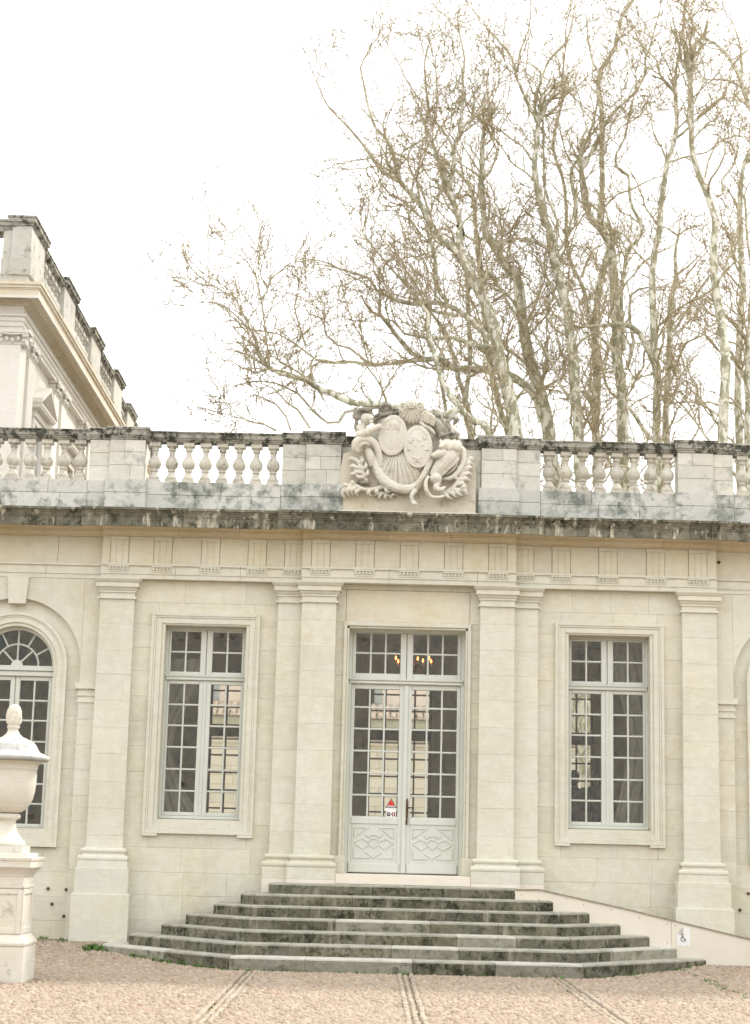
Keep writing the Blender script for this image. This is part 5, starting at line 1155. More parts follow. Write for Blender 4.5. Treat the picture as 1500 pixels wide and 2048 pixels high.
  [(-3.51,14.0,14.75,0.022),(-3.37,14.0,15.0,0.019),(-3.32,14.0,15.25,0.016),(-3.18,14.0,15.41,0.013),(-2.92,14.0,15.63,0.01)],
  [(-3.27,14.0,12.99,0.026),(-3.53,14.0,12.89,0.022),(-3.89,14.0,13.0,0.018),(-4.16,14.0,13.18,0.014),(-4.48,14.0,13.2,0.01)],
  [(-1.95,14.2,12.53,0.042),(-2.07,14.2,12.65,0.039),(-2.19,14.2,12.89,0.036),(-2.26,14.2,13.16,0.033),(-2.18,14.2,13.35,0.03),(-2.39,14.2,13.52,0.027),(-2.63,14.2,13.7,0.024),(-2.87,14.2,13.85,0.021),(-3.11,14.2,13.97,0.018)],
  [(-2.39,14.2,13.68,0.03),(-2.49,14.2,14.01,0.026),(-2.62,14.2,14.38,0.021),(-2.69,14.2,14.65,0.017),(-2.62,14.2,15.15,0.012)],
  [(-2.15,14.2,13.32,0.036),(-1.88,14.2,13.31,0.031),(-1.53,14.2,13.24,0.025),(-1.15,14.2,13.29,0.02),(-0.85,14.2,13.21,0.014)],
  [(-0.85,14.6,13.4,0.037),(-1.31,14.6,13.75,0.032),(-1.64,14.6,13.83,0.028),(-1.92,14.6,14.09,0.024),(-1.98,14.6,14.4,0.02),(-2.14,14.6,14.61,0.016),(-2.33,14.6,15.04,0.012)],
  [(-2.22,14.2,12.74,0.036),(-2.55,14.2,13.0,0.031),(-2.85,14.2,13.15,0.027),(-3.03,14.2,13.23,0.022),(-3.16,14.2,13.66,0.017),(-3.35,14.2,13.99,0.012)],
  [(-0.76,14.5,12.15,0.049),(-1.12,14.5,12.14,0.045),(-1.38,14.5,12.08,0.042),(-1.52,14.5,11.83,0.038),(-1.79,14.5,11.82,0.035),(-2.18,14.5,12.12,0.032),(-2.55,14.5,12.54,0.028),(-2.91,14.5,12.71,0.025),(-3.15,14.5,12.8,0.021),(-3.56,14.5,12.82,0.018),(-4.03,14.5,12.71,0.015)],
  [(-2.22,14.5,11.66,0.036),(-2.53,14.5,12.11,0.03),(-2.83,14.5,12.31,0.024),(-3.14,14.5,12.64,0.018),(-3.44,14.5,12.76,0.012)],
  [(-3.03,14.3,11.53,0.03),(-3.33,14.3,11.68,0.024),(-3.68,14.3,11.76,0.018),(-3.98,14.3,11.84,0.012)],
  [(-2.68,14.3,11.54,0.03),(-2.81,14.3,11.87,0.027),(-3.05,14.3,12.17,0.023),(-3.38,14.3,12.34,0.019),(-3.59,14.3,12.43,0.016),(-3.91,14.3,12.21,0.012)],
 ],
 'K': [
  [(3.47,19.0,-0.05,0.154),(3.24,19.0,1.89,0.117),(2.7,19.0,6.41,0.101),(2.23,19.0,10.29,0.089),(1.92,19.0,12.92,0.081),(1.82,19.0,13.68,0.076),(1.88,19.0,14.27,0.071),(1.91,19.0,15.09,0.066),(1.86,19.0,16.1,0.061),(1.83,19.0,16.75,0.056),(1.82,19.0,17.3,0.051),(1.56,19.0,17.76,0.046),(1.42,19.0,18.23,0.041)],
  [(1.94,19.0,13.05,0.081),(1.75,18.88,13.69,0.074),(1.58,18.75,14.19,0.067),(1.41,18.62,14.88,0.06),(1.2,18.5,15.33,0.053),(0.97,18.38,15.74,0.047),(0.73,18.25,15.97,0.04),(0.5,18.12,16.42,0.033),(0.09,18.0,17.0,0.026)],
  [(1.28,19.0,13.26,0.054),(1.13,18.8,14.02,0.046),(0.98,18.6,14.54,0.037),(0.88,18.4,14.84,0.029),(0.73,18.2,15.45,0.021),(0.37,18.0,16.1,0.013)],
 ],
 'E': [
  [(5.26,17.0,-0.05,0.281),(5.17,17.0,1.77,0.215),(4.96,17.0,6.03,0.185),(4.79,17.0,9.67,0.163),(4.67,17.0,12.15,0.148),(4.63,17.0,12.98,0.143),(4.56,17.0,13.88,0.138),(4.48,17.0,14.78,0.133),(4.34,17.0,15.6,0.128),(4.21,17.0,16.24,0.123),(4.1,17.0,16.84,0.117),(3.98,17.0,17.3,0.112),(3.91,17.0,17.91,0.107),(3.8,17.0,18.09,0.102),(3.73,17.0,18.47,0.097),(3.6,17.0,18.94,0.092),(3.48,17.0,19.41,0.086),(3.46,17.0,19.83,0.081),(3.55,17.0,20.31,0.076),(3.57,17.0,20.89,0.071)],
  [(3.57,17.0,20.89,0.058),(3.43,17.0,21.12,0.053),(3.2,17.0,21.6,0.048),(2.99,17.0,22.13,0.043),(2.83,17.0,22.8,0.038),(2.53,17.0,23.19,0.033),(2.34,17.0,23.44,0.028),(2.12,17.0,23.67,0.023)],
  [(3.57,17.0,20.89,0.052),(3.48,17.08,21.4,0.046),(3.62,17.17,22.12,0.041),(3.85,17.25,22.85,0.036),(4.32,17.33,23.4,0.03),(4.55,17.42,24.24,0.025),(4.61,17.5,24.78,0.02)],
  [(2.99,17.0,22.37,0.039),(3.08,17.0,23.05,0.031),(3.3,17.0,23.65,0.023),(3.34,17.0,24.49,0.015)],
  [(4.01,17.0,17.28,0.052),(3.84,16.93,17.28,0.046),(3.44,16.87,17.5,0.041),(2.99,16.8,17.53,0.035),(2.54,16.73,17.38,0.03),(2.38,16.67,17.24,0.025),(2.29,16.6,17.32,0.019)],
  [(4.07,17.0,17.31,0.045),(4.1,17.04,18.02,0.042),(4.1,17.07,18.13,0.04),(3.76,17.11,19.08,0.037),(3.74,17.15,19.95,0.034),(3.73,17.18,20.68,0.032),(3.72,17.22,21.18,0.029),(3.79,17.25,21.54,0.026),(3.95,17.29,21.75,0.024),(4.27,17.33,21.83,0.021),(4.64,17.36,22.15,0.018),(5.1,17.4,22.62,0.016)],
  [(3.39,17.0,19.83,0.039),(3.16,17.0,20.21,0.034),(2.89,17.0,20.39,0.03),(2.53,17.0,20.67,0.026),(2.59,17.0,20.61,0.021),(2.15,17.0,20.83,0.017),(1.94,17.0,20.91,0.013)],
  [(4.17,17.0,15.74,0.045),(3.94,17.0,16.24,0.037),(3.68,17.0,16.88,0.029),(3.5,17.0,17.15,0.021),(3.14,17.0,17.33,0.013)],
  [(4.48,17.0,13.2,0.045),(4.17,17.0,13.64,0.041),(4.0,17.0,14.09,0.037),(3.69,17.0,14.67,0.032),(3.47,17.0,15.03,0.028),(3.42,17.0,15.49,0.024),(3.53,17.0,15.95,0.02),(3.68,17.0,16.46,0.015)],
  [(4.21,17.0,21.67,0.039),(4.19,17.0,22.16,0.032),(4.28,17.0,23.04,0.026),(4.32,17.0,23.77,0.019),(4.5,17.0,24.52,0.013)],
 ],
 'F': [
  [(5.94,21.0,-0.05,0.241),(5.9,21.0,1.92,0.184),(5.8,21.0,6.52,0.159),(5.71,21.0,10.46,0.14),(5.65,21.0,13.14,0.127),(5.63,21.0,14.04,0.123),(5.63,21.0,15.03,0.119),(5.61,21.0,16.02,0.116),(5.63,21.0,16.72,0.112),(5.71,21.0,17.52,0.108),(5.85,21.0,18.24,0.105),(6.0,21.0,18.75,0.101),(6.19,21.0,19.16,0.097),(5.95,21.0,19.51,0.094),(5.76,21.0,19.66,0.09),(5.82,21.0,20.59,0.086),(5.83,21.0,21.89,0.082),(5.81,21.0,22.93,0.079),(5.71,21.0,23.67,0.075),(5.76,21.0,24.36,0.071),(6.21,21.0,25.11,0.068),(6.31,21.0,25.65,0.064),(6.46,21.0,26.25,0.06),(6.71,21.0,26.69,0.056)],
  [(5.56,21.0,16.32,0.071),(5.41,20.93,16.79,0.068),(5.3,20.85,17.37,0.065),(5.15,20.78,17.79,0.063),(4.9,20.71,18.21,0.06),(4.74,20.64,19.09,0.057),(4.73,20.56,19.88,0.055),(4.65,20.49,20.61,0.052),(4.38,20.42,21.34,0.049),(4.32,20.35,21.83,0.047),(4.45,20.27,22.47,0.044),(4.56,20.2,23.06,0.042)],
  [(5.63,21.0,16.62,0.042),(5.27,21.0,16.51,0.028),(4.98,21.0,16.65,0.014)],
  [(5.22,21.0,17.97,0.042),(5.37,21.0,18.38,0.034),(5.61,21.0,18.84,0.025),(5.8,21.0,18.95,0.017)],
  [(5.76,21.0,24.25,0.049),(5.57,21.0,24.62,0.038),(5.42,21.0,25.31,0.026),(5.36,21.0,26.17,0.014)],
  [(5.56,21.0,13.99,0.056),(5.37,21.0,14.48,0.035),(5.18,21.0,14.92,0.014)],
 ],
 'G': [
  [(6.34,18.5,-0.05,0.317),(6.29,18.5,1.83,0.242),(6.19,18.5,6.23,0.209),(6.1,18.5,9.99,0.184),(6.04,18.5,12.55,0.167),(6.02,18.5,13.4,0.16),(5.96,18.5,14.33,0.152),(5.87,18.5,15.27,0.145),(5.83,18.5,16.22,0.138),(5.83,18.5,16.93,0.131),(5.79,18.5,17.65,0.123),(5.61,18.5,18.22,0.116),(5.47,18.5,18.61,0.109),(5.24,18.5,18.7,0.102),(5.06,18.5,19.08,0.095),(4.92,18.5,19.81,0.087),(4.92,18.5,20.2,0.08)],
  [(4.92,18.5,20.2,0.06),(5.33,18.5,21.05,0.055),(5.61,18.5,21.61,0.05),(5.9,18.5,22.01,0.045),(6.36,18.5,22.47,0.04),(6.69,18.5,23.08,0.035),(6.7,18.5,23.59,0.03),(6.84,18.5,23.94,0.025),(7.13,18.5,25.07,0.02)],
  [(4.76,18.5,18.59,0.067),(4.76,18.5,18.69,0.062),(4.73,18.5,19.32,0.058),(4.62,18.5,19.9,0.053),(4.64,18.5,20.25,0.049),(4.82,18.5,20.5,0.045),(5.1,18.5,21.2,0.04),(5.29,18.5,21.85,0.036),(5.39,18.5,22.5,0.031),(5.43,18.5,22.9,0.027)],
  [(6.06,18.5,15.04,0.067),(6.04,18.57,16.01,0.064),(6.03,18.63,16.74,0.06),(6.12,18.7,17.44,0.057),(6.24,18.77,18.0,0.054),(6.63,18.83,18.57,0.05),(6.32,18.9,19.52,0.047),(6.28,18.97,20.28,0.044),(5.97,19.03,20.55,0.041),(5.98,19.1,20.98,0.037),(6.22,19.17,21.46,0.034),(6.43,19.23,22.46,0.031),(6.58,19.3,23.31,0.027)],
  [(5.87,18.5,14.99,0.06),(5.51,18.5,15.31,0.04),(5.24,18.5,15.54,0.02)],
  [(6.14,18.5,14.48,0.06),(6.3,18.34,15.23,0.052),(6.19,18.18,15.65,0.044),(6.21,18.02,16.45,0.036),(6.6,17.86,16.62,0.028),(6.88,17.7,16.57,0.02)],
 ],
 'H': [
  [(6.54,16.5,-0.05,0.218),(6.55,16.5,1.76,0.167),(6.58,16.5,5.98,0.144),(6.61,16.5,9.6,0.127),(6.63,16.5,12.06,0.115),(6.64,16.5,13.34,0.11),(6.62,16.5,13.97,0.106),(6.56,16.5,14.68,0.102),(6.55,16.5,15.59,0.097),(6.53,16.5,16.5,0.093),(6.6,16.5,17.19,0.088),(6.74,16.5,17.84,0.084),(6.74,16.5,18.4,0.079),(6.88,16.5,19.15,0.075),(6.95,16.5,19.71,0.071),(7.18,16.5,20.33,0.066),(7.21,16.5,21.04,0.062),(7.18,16.5,21.61,0.057)],
  [(6.64,16.5,13.97,0.102),(6.42,16.33,14.36,0.091),(6.14,16.17,14.8,0.08),(5.86,16.0,14.94,0.069),(5.49,15.83,14.94,0.059),(5.04,15.67,14.84,0.048),(4.68,15.5,14.73,0.037)],
  [(7.18,16.5,21.61,0.045),(7.22,16.5,22.38,0.038),(7.37,16.5,23.21,0.032),(7.47,16.5,24.03,0.026),(7.48,16.5,24.33,0.019)],
  [(7.17,16.5,21.68,0.038),(6.77,16.5,22.13,0.033),(6.69,16.5,22.56,0.028),(6.47,16.5,22.8,0.023),(6.06,16.5,23.22,0.018),(5.8,16.5,23.51,0.013)],
  [(6.93,16.5,19.71,0.038),(6.8,16.5,20.08,0.03),(6.58,16.5,20.5,0.021),(6.53,16.5,21.12,0.013)],
  [(7.2,16.5,20.35,0.045),(7.38,16.5,20.48,0.04),(7.74,16.5,20.86,0.035),(8.19,16.5,21.26,0.03),(8.56,16.5,21.65,0.025),(8.56,16.5,21.93,0.02),(8.83,16.5,22.04,0.015)],
  [(6.69,16.5,13.83,0.038),(6.88,16.5,14.02,0.032),(7.1,16.5,14.43,0.026),(7.54,16.5,14.75,0.019),(8.19,16.5,15.27,0.013)],
  [(6.56,16.5,13.83,0.032),(6.23,16.5,13.73,0.022),(5.88,16.5,13.41,0.013)],
 ],
 'M': [
  [(7.63,22.0,-0.05,0.205),(7.65,22.0,1.96,0.157),(7.72,22.0,6.66,0.135),(7.77,22.0,10.68,0.119),(7.81,22.0,13.41,0.108),(7.83,22.0,14.86,0.099),(7.89,22.0,15.87,0.089),(7.94,22.0,16.89,0.08),(7.96,22.0,17.66,0.071),(8.16,22.0,18.44,0.062),(8.11,22.0,19.06,0.052),(8.22,22.0,19.68,0.043)],
  [(8.04,22.0,16.69,0.05),(8.44,22.0,17.31,0.038),(8.94,22.0,18.2,0.026),(9.34,22.0,18.72,0.014)],
  [(8.16,22.0,18.44,0.043),(8.6,22.0,18.81,0.029),(9.01,22.0,19.29,0.014)],
  [(7.33,22.0,13.4,0.072),(7.09,22.0,13.79,0.065),(6.75,22.0,14.33,0.058),(6.37,22.0,14.67,0.05),(6.08,22.0,15.02,0.043),(5.88,22.0,16.02,0.036),(5.69,22.0,16.83,0.029)],
 ],
 'I': [
  [(7.57,15.5,-0.05,0.249),(7.65,15.5,1.72,0.19),(7.84,15.5,5.84,0.164),(8.0,15.5,9.38,0.144),(8.11,15.5,11.79,0.131),(8.17,15.5,13.11,0.126),(8.19,15.5,13.98,0.121),(8.12,15.5,14.86,0.116),(8.04,15.5,15.39,0.111),(7.96,15.5,15.97,0.106),(7.95,15.5,16.64,0.101),(7.98,15.5,17.45,0.096),(7.97,15.5,17.76,0.092),(7.82,15.5,18.31,0.087),(7.57,15.5,18.98,0.082),(7.41,15.5,19.72,0.077),(7.42,15.5,20.36,0.072),(7.43,15.5,20.97,0.067),(7.35,15.5,21.71,0.062)],
  [(7.35,15.5,21.71,0.044),(7.27,15.5,22.23,0.035),(7.23,15.5,22.84,0.027),(7.33,15.5,23.8,0.019)],
  [(7.37,15.5,21.71,0.037),(7.48,15.5,22.14,0.032),(7.53,15.5,22.57,0.026),(7.8,15.5,22.81,0.021),(7.9,15.5,23.52,0.015)],
  [(7.44,15.5,20.32,0.044),(7.77,15.5,20.7,0.033),(8.21,15.5,21.08,0.023),(8.4,15.5,21.41,0.012)],
  [(7.75,15.5,18.85,0.037),(7.84,15.5,19.31,0.029),(8.02,15.5,19.69,0.021),(8.15,15.5,20.06,0.012)],
  [(8.04,15.5,12.76,0.031),(7.75,15.5,12.84,0.022),(7.5,15.5,12.79,0.012)],
  [(8.04,15.5,18.31,0.05),(8.21,15.5,18.41,0.041),(8.18,15.5,18.77,0.032),(8.48,15.5,19.15,0.024),(8.62,15.5,19.61,0.015)],
 ],
 'J': [
  [(9.68,20.0,-0.05,0.222),(9.66,20.0,1.88,0.17),(9.6,20.0,6.38,0.146),(9.54,20.0,10.25,0.129),(9.51,20.0,12.87,0.117),(9.49,20.0,14.36,0.112),(9.5,20.0,15.33,0.106),(9.54,20.0,16.3,0.101),(9.65,20.0,17.29,0.095),(9.62,20.0,18.28,0.09),(9.61,20.0,18.88,0.084),(9.63,20.0,19.83,0.079),(9.68,20.0,20.39,0.073),(9.77,20.0,21.1,0.068),(9.95,20.0,21.56,0.062)],
  [(10.06,20.0,22.59,0.083),(9.88,20.0,23.1,0.073),(9.7,20.0,23.77,0.063),(9.42,20.0,24.39,0.054),(8.99,20.0,24.85,0.044),(8.6,20.0,25.05,0.034)],
  [(9.72,20.0,23.77,0.055),(9.75,20.0,24.4,0.041),(9.67,20.0,24.97,0.028),(9.48,20.0,25.59,0.014)],
  [(9.07,20.0,17.77,0.041),(9.41,20.0,18.12,0.028),(9.55,20.0,18.33,0.014)],
 ],
 'N': [
  [(9.39,18.0,-0.05,0.201),(9.38,18.0,1.81,0.154),(9.34,18.0,6.15,0.133),(9.32,18.0,9.86,0.117),(9.3,18.0,12.39,0.106),(9.29,17.92,13.79,0.094),(9.28,17.84,14.69,0.082),(9.25,17.76,15.13,0.07),(8.88,17.68,15.61,0.058),(8.65,17.6,15.81,0.046)],
  [(9.31,18.0,15.16,0.053),(9.4,18.0,15.86,0.048),(9.47,18.0,17.09,0.042),(9.36,18.0,18.23,0.037),(9.33,18.0,19.24,0.032),(9.2,18.0,19.57,0.026)],
 ],
}

def catmull(P, step):
    out = []
    for i in range(len(P)-1):
        p0 = P[max(i-1, 0)]; p1 = P[i]; p2 = P[i+1]; p3 = P[min(i+2, len(P)-1)]
        n = max(1, int(round((p2[:3]-p1[:3]).length/step))) if False else max(1, int(round(np.linalg.norm(p2[:3]-p1[:3])/step)))
        for k in range(n):
            t = k/n; out.append(.5*((2*p1)+(-p0+p2)*t+(2*p0-5*p1+4*p2-p3)*t*t+(-p0+3*p1-3*p2+p3)*t**3))
    out.append(P[-1]); return np.array(out)
class Wood:
    def __init__(s): s.v = []; s.f = []; s.t = []; s.n = 0
    def tube(s, pts, rad, seg):
        n = len(pts); t = np.gradient(pts, axis=0); t /= np.linalg.norm(t, axis=1)[:, None]+1e-9
        ref = np.array((.37, .91, .18)); a = np.cross(t, ref); a /= np.linalg.norm(a, axis=1)[:, None]+1e-9; b_ = np.cross(t, a)
        th = np.arange(seg)*2*math.pi/seg
        V = pts[:, None] + rad[:, None, None]*(a[:, None]*np.cos(th)[None, :, None]+b_[:, None]*np.sin(th)[None, :, None])
        s.v.append(V.reshape(-1, 3)); s.t.append(np.repeat(rad, seg))
        i = np.arange(n-1)[:, None]*seg; k = np.arange(seg)[None]; k2 = (k+1) % seg
        s.f.append((np.stack([i+k, i+k2, i+seg+k2, i+seg+k], -1)+s.n).reshape(-1, 4)); s.n += n*seg
    def build(s, name, parent, mat='bark'):
        if not s.v: return None
        V = np.concatenate(s.v); F = np.concatenate(s.f).astype(np.int32); o = np.array(ORG[parent.name])
        me = bpy.data.meshes.new(name); me.vertices.add(len(V)); me.vertices.foreach_set('co', (V-o).ravel())
        me.loops.add(F.size); me.loops.foreach_set('vertex_index', F.ravel()); me.polygons.add(len(F)); me.polygons.foreach_set('loop_start', np.arange(len(F), dtype=np.int32)*4)
        me.polygons.foreach_set('use_smooth', np.ones(len(F), bool)); at = me.attributes.new('thick', 'FLOAT', 'POINT'); at.data.foreach_set('value', np.concatenate(s.t).astype(np.float32))
        me.materials.append(MAT[mat]); me.update()
        return put(name, me, parent, tuple(o))
tr = np.random.default_rng(21)
DENS = (0, 2.6, 4.4)
def unit(v): return v/(np.linalg.norm(v)+1e-9)
def grow(W_, tips, p, d, L, r, lvl):
    n = max(3, int(L/(.20 if lvl < 3 else .12))+1); pts = [p]; dirs = [d]
    seglen = L/n; wob = tr.normal(0, .225, (n, 3))
    for i in range(n):
        d = unit(d+wob[i]+np.array((0, 0, .055 if lvl < 3 else .03))); pts.append(pts[-1]+d*seglen); dirs.append(d)
    pts = np.array(pts); rad = np.maximum(r*(1-.66*np.linspace(0, 1, n+1)), .0075 if lvl == 3 else .0090)
    W_.tube(pts, rad, 5 if r > .03 else 4 if r > .014 else 3)
    if lvl == 3:
        if tr.random() < .55: tips.append(pts[-1])
        return
    m_ = int(L*DENS[lvl]+tr.random())
    for _ in range(m_):
        t = tr.uniform(.12, 1.0); q = t*n; i = min(int(q), n-1); pp_ = pts[i]+(pts[i+1]-pts[i])*(q-i)
        pr = unit(np.cross(dirs[i], tr.normal(0, 1, 3))); dd = unit(dirs[i]*tr.uniform(.4, .9)+pr*tr.uniform(.55, .95)+np.array((0, 0, .18)))
        grow(W_, tips, pp_, dd, L*tr.uniform(.30, .66)*(1.15-.45*t) if lvl == 1 else tr.uniform(.25, .75), max(rad[i]*.6, .010), lvl+1)
TREE_LABEL = {'A': 'thick plane tree leaning left, pale bark plates, rising right of the carved arms', 'B': 'plane tree whose white limb sweeps far left above the carved arms',
 'C': 'thin straight dark plane stem just behind the thick leaning tree', 'D': 'slim plane tree with a low limb reaching far left over the parapet', 'K': 'slender double-stemmed plane tree right behind the carved crest',
 'E': 'tall pale mottled plane tree over the first balusters right of the arms', 'F': 'slim upright plane tree over the middle of the right balustrade', 'G': 'stout pale plane tree forking wide over the right balustrade',
 'H': 'dark olive plane trunk with a bowed limb bending left', 'M': 'pale grey plane tree half hidden behind the dark olive trunk', 'I': 'tall wavering mottled plane trunk standing clear near the right edge', 'J': 'pale straight plane tree second from the right edge', 'N': 'plane tree cut by the right edge of the picture'}
for key, limbs in TREE_LIMBS.items():
    b0 = limbs[0][0]
    tre = thing('plane_tree', TREE_LABEL[key], 'tree', (b0[0], b0[1], 0), 'bare plane trees behind the pavilion')
    Wt, Wc, tips = Wood(), Wood(), []
    for li, P in enumerate(limbs):
        P = np.array(P, float); C = catmull(P, .28); pts, rad = C[:, :3].copy(), np.maximum(C[:, 3], .008)
        wig = tr.normal(0, 1, (len(pts), 3)); wig = (wig+np.roll(wig, 1, 0)+np.roll(wig, -1, 0))/3
        pts[1:-1] += wig[1:-1]*np.minimum(rad[1:-1]*.35, .03)[:, None]
        Wt.tube(pts, rad, 10 if rad[0] > .09 else 7 if rad[0] > .04 else 5)
        sl = np.linalg.norm(np.diff(pts, axis=0), axis=1)
        for i in range(1, len(pts)-1):
            if pts[i, 2] < 9.5: continue
            rr = rad[i]; lam = sl[i]*(1.5 if rr > .09 else 2.2 if rr > .045 else 2.3)
            for _ in range(tr.poisson(lam)):
                tg = unit(pts[i+1]-pts[i-1]); pr = unit(np.cross(tg, tr.normal(0, 1, 3)))
                dd = unit(tg*tr.uniform(.35, .85)+pr*tr.uniform(.6, 1.0)+np.array((0, 0, .33)))
                L = tr.uniform(.7, 3.1)*(1.0 if rr > .035 else .8)
                grow(Wc, tips, pts[i], dd, L, min(max(rr*.48, .018), .042)*(.55+.3*L/2), 1)
        # the limb's own tip goes on as twigs
        tg = unit(pts[-1]-pts[-2])
        for _ in range(3): grow(Wc, tips, pts[-1], unit(tg+tr.normal(0, .35, 3)), tr.uniform(.7, 1.5), max(rad[-1]*.8, .008), 1)
    Wt.build('trunk', tre); Wc.build('crown', tre)
    lv, lf = [], []
    for q in tips:                                            # seed balls and a few dry leaves left hanging
        if tr.random() < .5: continue
        s_ = tr.uniform(.012, .024) if tr.random() < .6 else tr.uniform(.03, .05)
        q = q+tr.normal(0, .02, 3); o = len(lv)
        if s_ < .025: lv += [q+np.array(w)*s_ for w in ((1, 0, 0), (-1, 0, 0), (0, 1, 0), (0, -1, 0), (0, 0, 1), (0, 0, -1))]; lf += [(o, o+2, o+4), (o+2, o+1, o+4), (o+1, o+3, o+4), (o+3, o, o+4), (o+2, o, o+5), (o+1, o+2, o+5), (o+3, o+1, o+5), (o, o+3, o+5)]
        else:
            a, b_ = unit(tr.normal(0, 1, 3)), unit(tr.normal(0, 1, 3)); lv += [q, q+a*s_+b_*s_*.6, q+a*s_*1.7, q+a*s_-b_*s_*.6]; lf += [(o, o+1, o+2, o+3)]
    if lv: MB().add([tuple(w) for w in lv], lf).build('dry_leaves', 'dryleaf', tre)

# ------------------------------------------------------------------ inside: chandelier and two visitors
ch = thing('chandelier', 'lit brass chandelier glowing behind the glass above the door', 'chandelier', (.19, 4.0, 4.6))
mb = MB().lathe([(.012, 4.62), (.05, 4.66), (.03, 4.70), (.018, 4.76), (.045, 4.82), (.02, 4.9), (.012, 5.0), (.012, 5.598)], .19, 4.0, 12); mb.build('stem', 'brass', ch)
for k in range(8):
    a = R(45*k+12); ca, sa = math.cos(a), math.sin(a); P = lambda r_, z: (.19+r_*ca, 4.0+r_*sa, z); dz = .03*(k % 3)
    MB().tube([P(.02, 4.74), P(.14, 4.66+dz), P(.26, 4.70+dz), P(.32, 4.80+dz)], .011, 6).build('arm', 'brass', ch)
    MB().lathe([(.03, 4.80+dz), (.034, 4.81+dz), (.012, 4.82+dz), (.012, 4.86+dz)], *P(.32, 0)[:2], 8).build('candle', 'white', ch)
    MB().lathe([(.007, 4.861+dz), (.016, 4.880+dz), (.014, 4.905+dz), (.003, 4.930+dz)], *P(.32, 0)[:2], 10).build('bulb', 'bulb', ch)
for k in range(14):
    a = k*.45; MB().ell((.19+.2*math.cos(a), 4.0+.2*math.sin(a), 4.63-.02*(k % 3)), (.012, .012, .025), 6, 4).build('glass_drop', 'glass', ch)
def visitor(x, y, h, face, coat, legs, label, arm):
    p = thing('person', label, 'person', (x, y, 1.2)); z0 = 1.2; k = h/1.75; c, s_ = math.cos(face), math.sin(face)
    def Q(a, b_, z): return (x+(a*c-b_*s_)*k, y+(a*s_+b_*c)*k, z0+z*k)
    def body(mb, e, parts):
        if 'torso' in parts:
            rot = Matrix.Rotation(face, 3, 'Z')
            mb.ell(Q(0, 0, .98), ((.165+e)*k, (.115+e)*k, .16*k), rot=rot); mb.ell(Q(0, 0, 1.15), ((.150+e)*k, (.105+e)*k, .18*k), rot=rot); mb.ell(Q(0, 0, 1.33), ((.180+e)*k, (.115+e)*k, .15*k), rot=rot)
            for sx in (-1, 1):
                mb.ell(Q(sx*.165, 0, 1.40), ((.065+e)*k,)*3)
                el = Q(sx*.225, -.02+.0, 1.13); wr_ = Q(sx*arm[0], arm[1], arm[2])
                mb.tube([Q(sx*.175, 0, 1.40), el, wr_], [(.053+e)*k, (.043+e)*k, (.030+e)*k], 10)
        if 'legs' in parts:
            for sx in (-1, 1): mb.tube([Q(sx*.085, 0, .95), Q(sx*.09, -.01, .50), Q(sx*.095, .01, .09)], [(.088+e)*k, (.058+e)*k, (.042+e)*k], 10)
        if 'feet' in parts:
            for sx in (-1, 1): mb.tube([Q(sx*.095, .03, .05), Q(sx*.10, -.08, .035), Q(sx*.105, -.19, .03)], [.045*k, .042*k, .03*k], 8)
        if 'head' in parts:
            mb.tube([Q(0, .0, 1.38), Q(0, -.012, 1.53)], [.06*k, .055*k], 10); mb.ell(Q(0, -.01, 1.635), (.075*k, .095*k, .118*k), rot=Matrix.Rotation(face, 3, 'Z')); mb.ell(Q(0, -.055, 1.575), (.045*k, .045*k, .045*k))
            mb.tube([Q(0, -.100, 1.66), Q(0, -.122, 1.61)], [.012*k, .017*k], 6)
            for sx in (-1, 1): mb.ell(Q(sx*.076, .0, 1.625), (.014*k, .022*k, .032*k)); mb.ell(Q(sx*.032, -.092, 1.645), (.016*k, .012*k, .010*k))
            mb.tube([Q(-.025, -.093, 1.567), Q(.025, -.093, 1.567)], .010*k, 6)
        if 'hands' in parts:
            for sx in (-1, 1):
                w = Vector(Q(sx*arm[0], arm[1], arm[2])); e2 = Vector(Q(sx*.225, -.02, 1.13)); d = (w-e2).normalized(); n_ = Vector((c, s_, 0)); 
                mb.tube([w-d*.01, w+d*.08*k], [.028*k, .036*k], 8)
                for f_ in range(4): o = n_*(f_-1.5)*.019*k; mb.tube([w+d*.075*k+o, w+d*(.125+.01*(f_ in (1, 2)))*k+o+Vector((0, 0, -.01)), w+d*(.155+.012*(f_ in (1, 2)))*k+o+Vector((0, 0, -.03))], [.0095*k, .0088*k, .0075*k], 6)
                mb.tube([w+d*.03*k-n_*sx*.03*k, w+d*.08*k-n_*sx*.055*k, w+d*.10*k-n_*sx*.06*k], [.012*k, .011*k, .009*k], 6)
    mb = MB(); body(mb, 0, ('torso', 'legs', 'feet', 'head', 'hands')); fuse(mb, 'body', 'skin', p, .011, 1)
    mb = MB(); body(mb, .018, ('torso',)); fuse(mb, 'jacket', coat, p, .015, 1)
    mb = MB(); body(mb, .016, ('legs',)); mb.ell(Q(0, 0, .93), (.17*k, .125*k, .12*k), rot=Matrix.Rotation(face, 3, 'Z')); fuse(mb, 'trousers', legs, p, .015, 1)
    mb = MB(); mb.ell(Q(0, .015, 1.665), (.088*k, .103*k, .108*k), rot=Matrix.Rotation(face, 3, 'Z')); mb.ell(Q(0, .06, 1.60), (.075*k, .055*k, .10*k)); hr = fuse(mb, 'hair', 'hair', p, .013, 1)
    mb = MB(); body(mb, .012, ('feet',)); mb2 = MB()
    for sx in (-1, 1): mb2.tube([Q(sx*.095, .05, .05), Q(sx*.10, -.08, .045), Q(sx*.105, -.21, .035)], [.055*k, .052*k, .038*k], 8)
    fuse(mb2, 'shoes', 'black', p, .012, 1)
visitor(3.16, 5.0, 1.87, R(150), 'rose', 'trouser', 'person in a brown top seen dimly inside the window right of the door', (.24, -.10, .88))
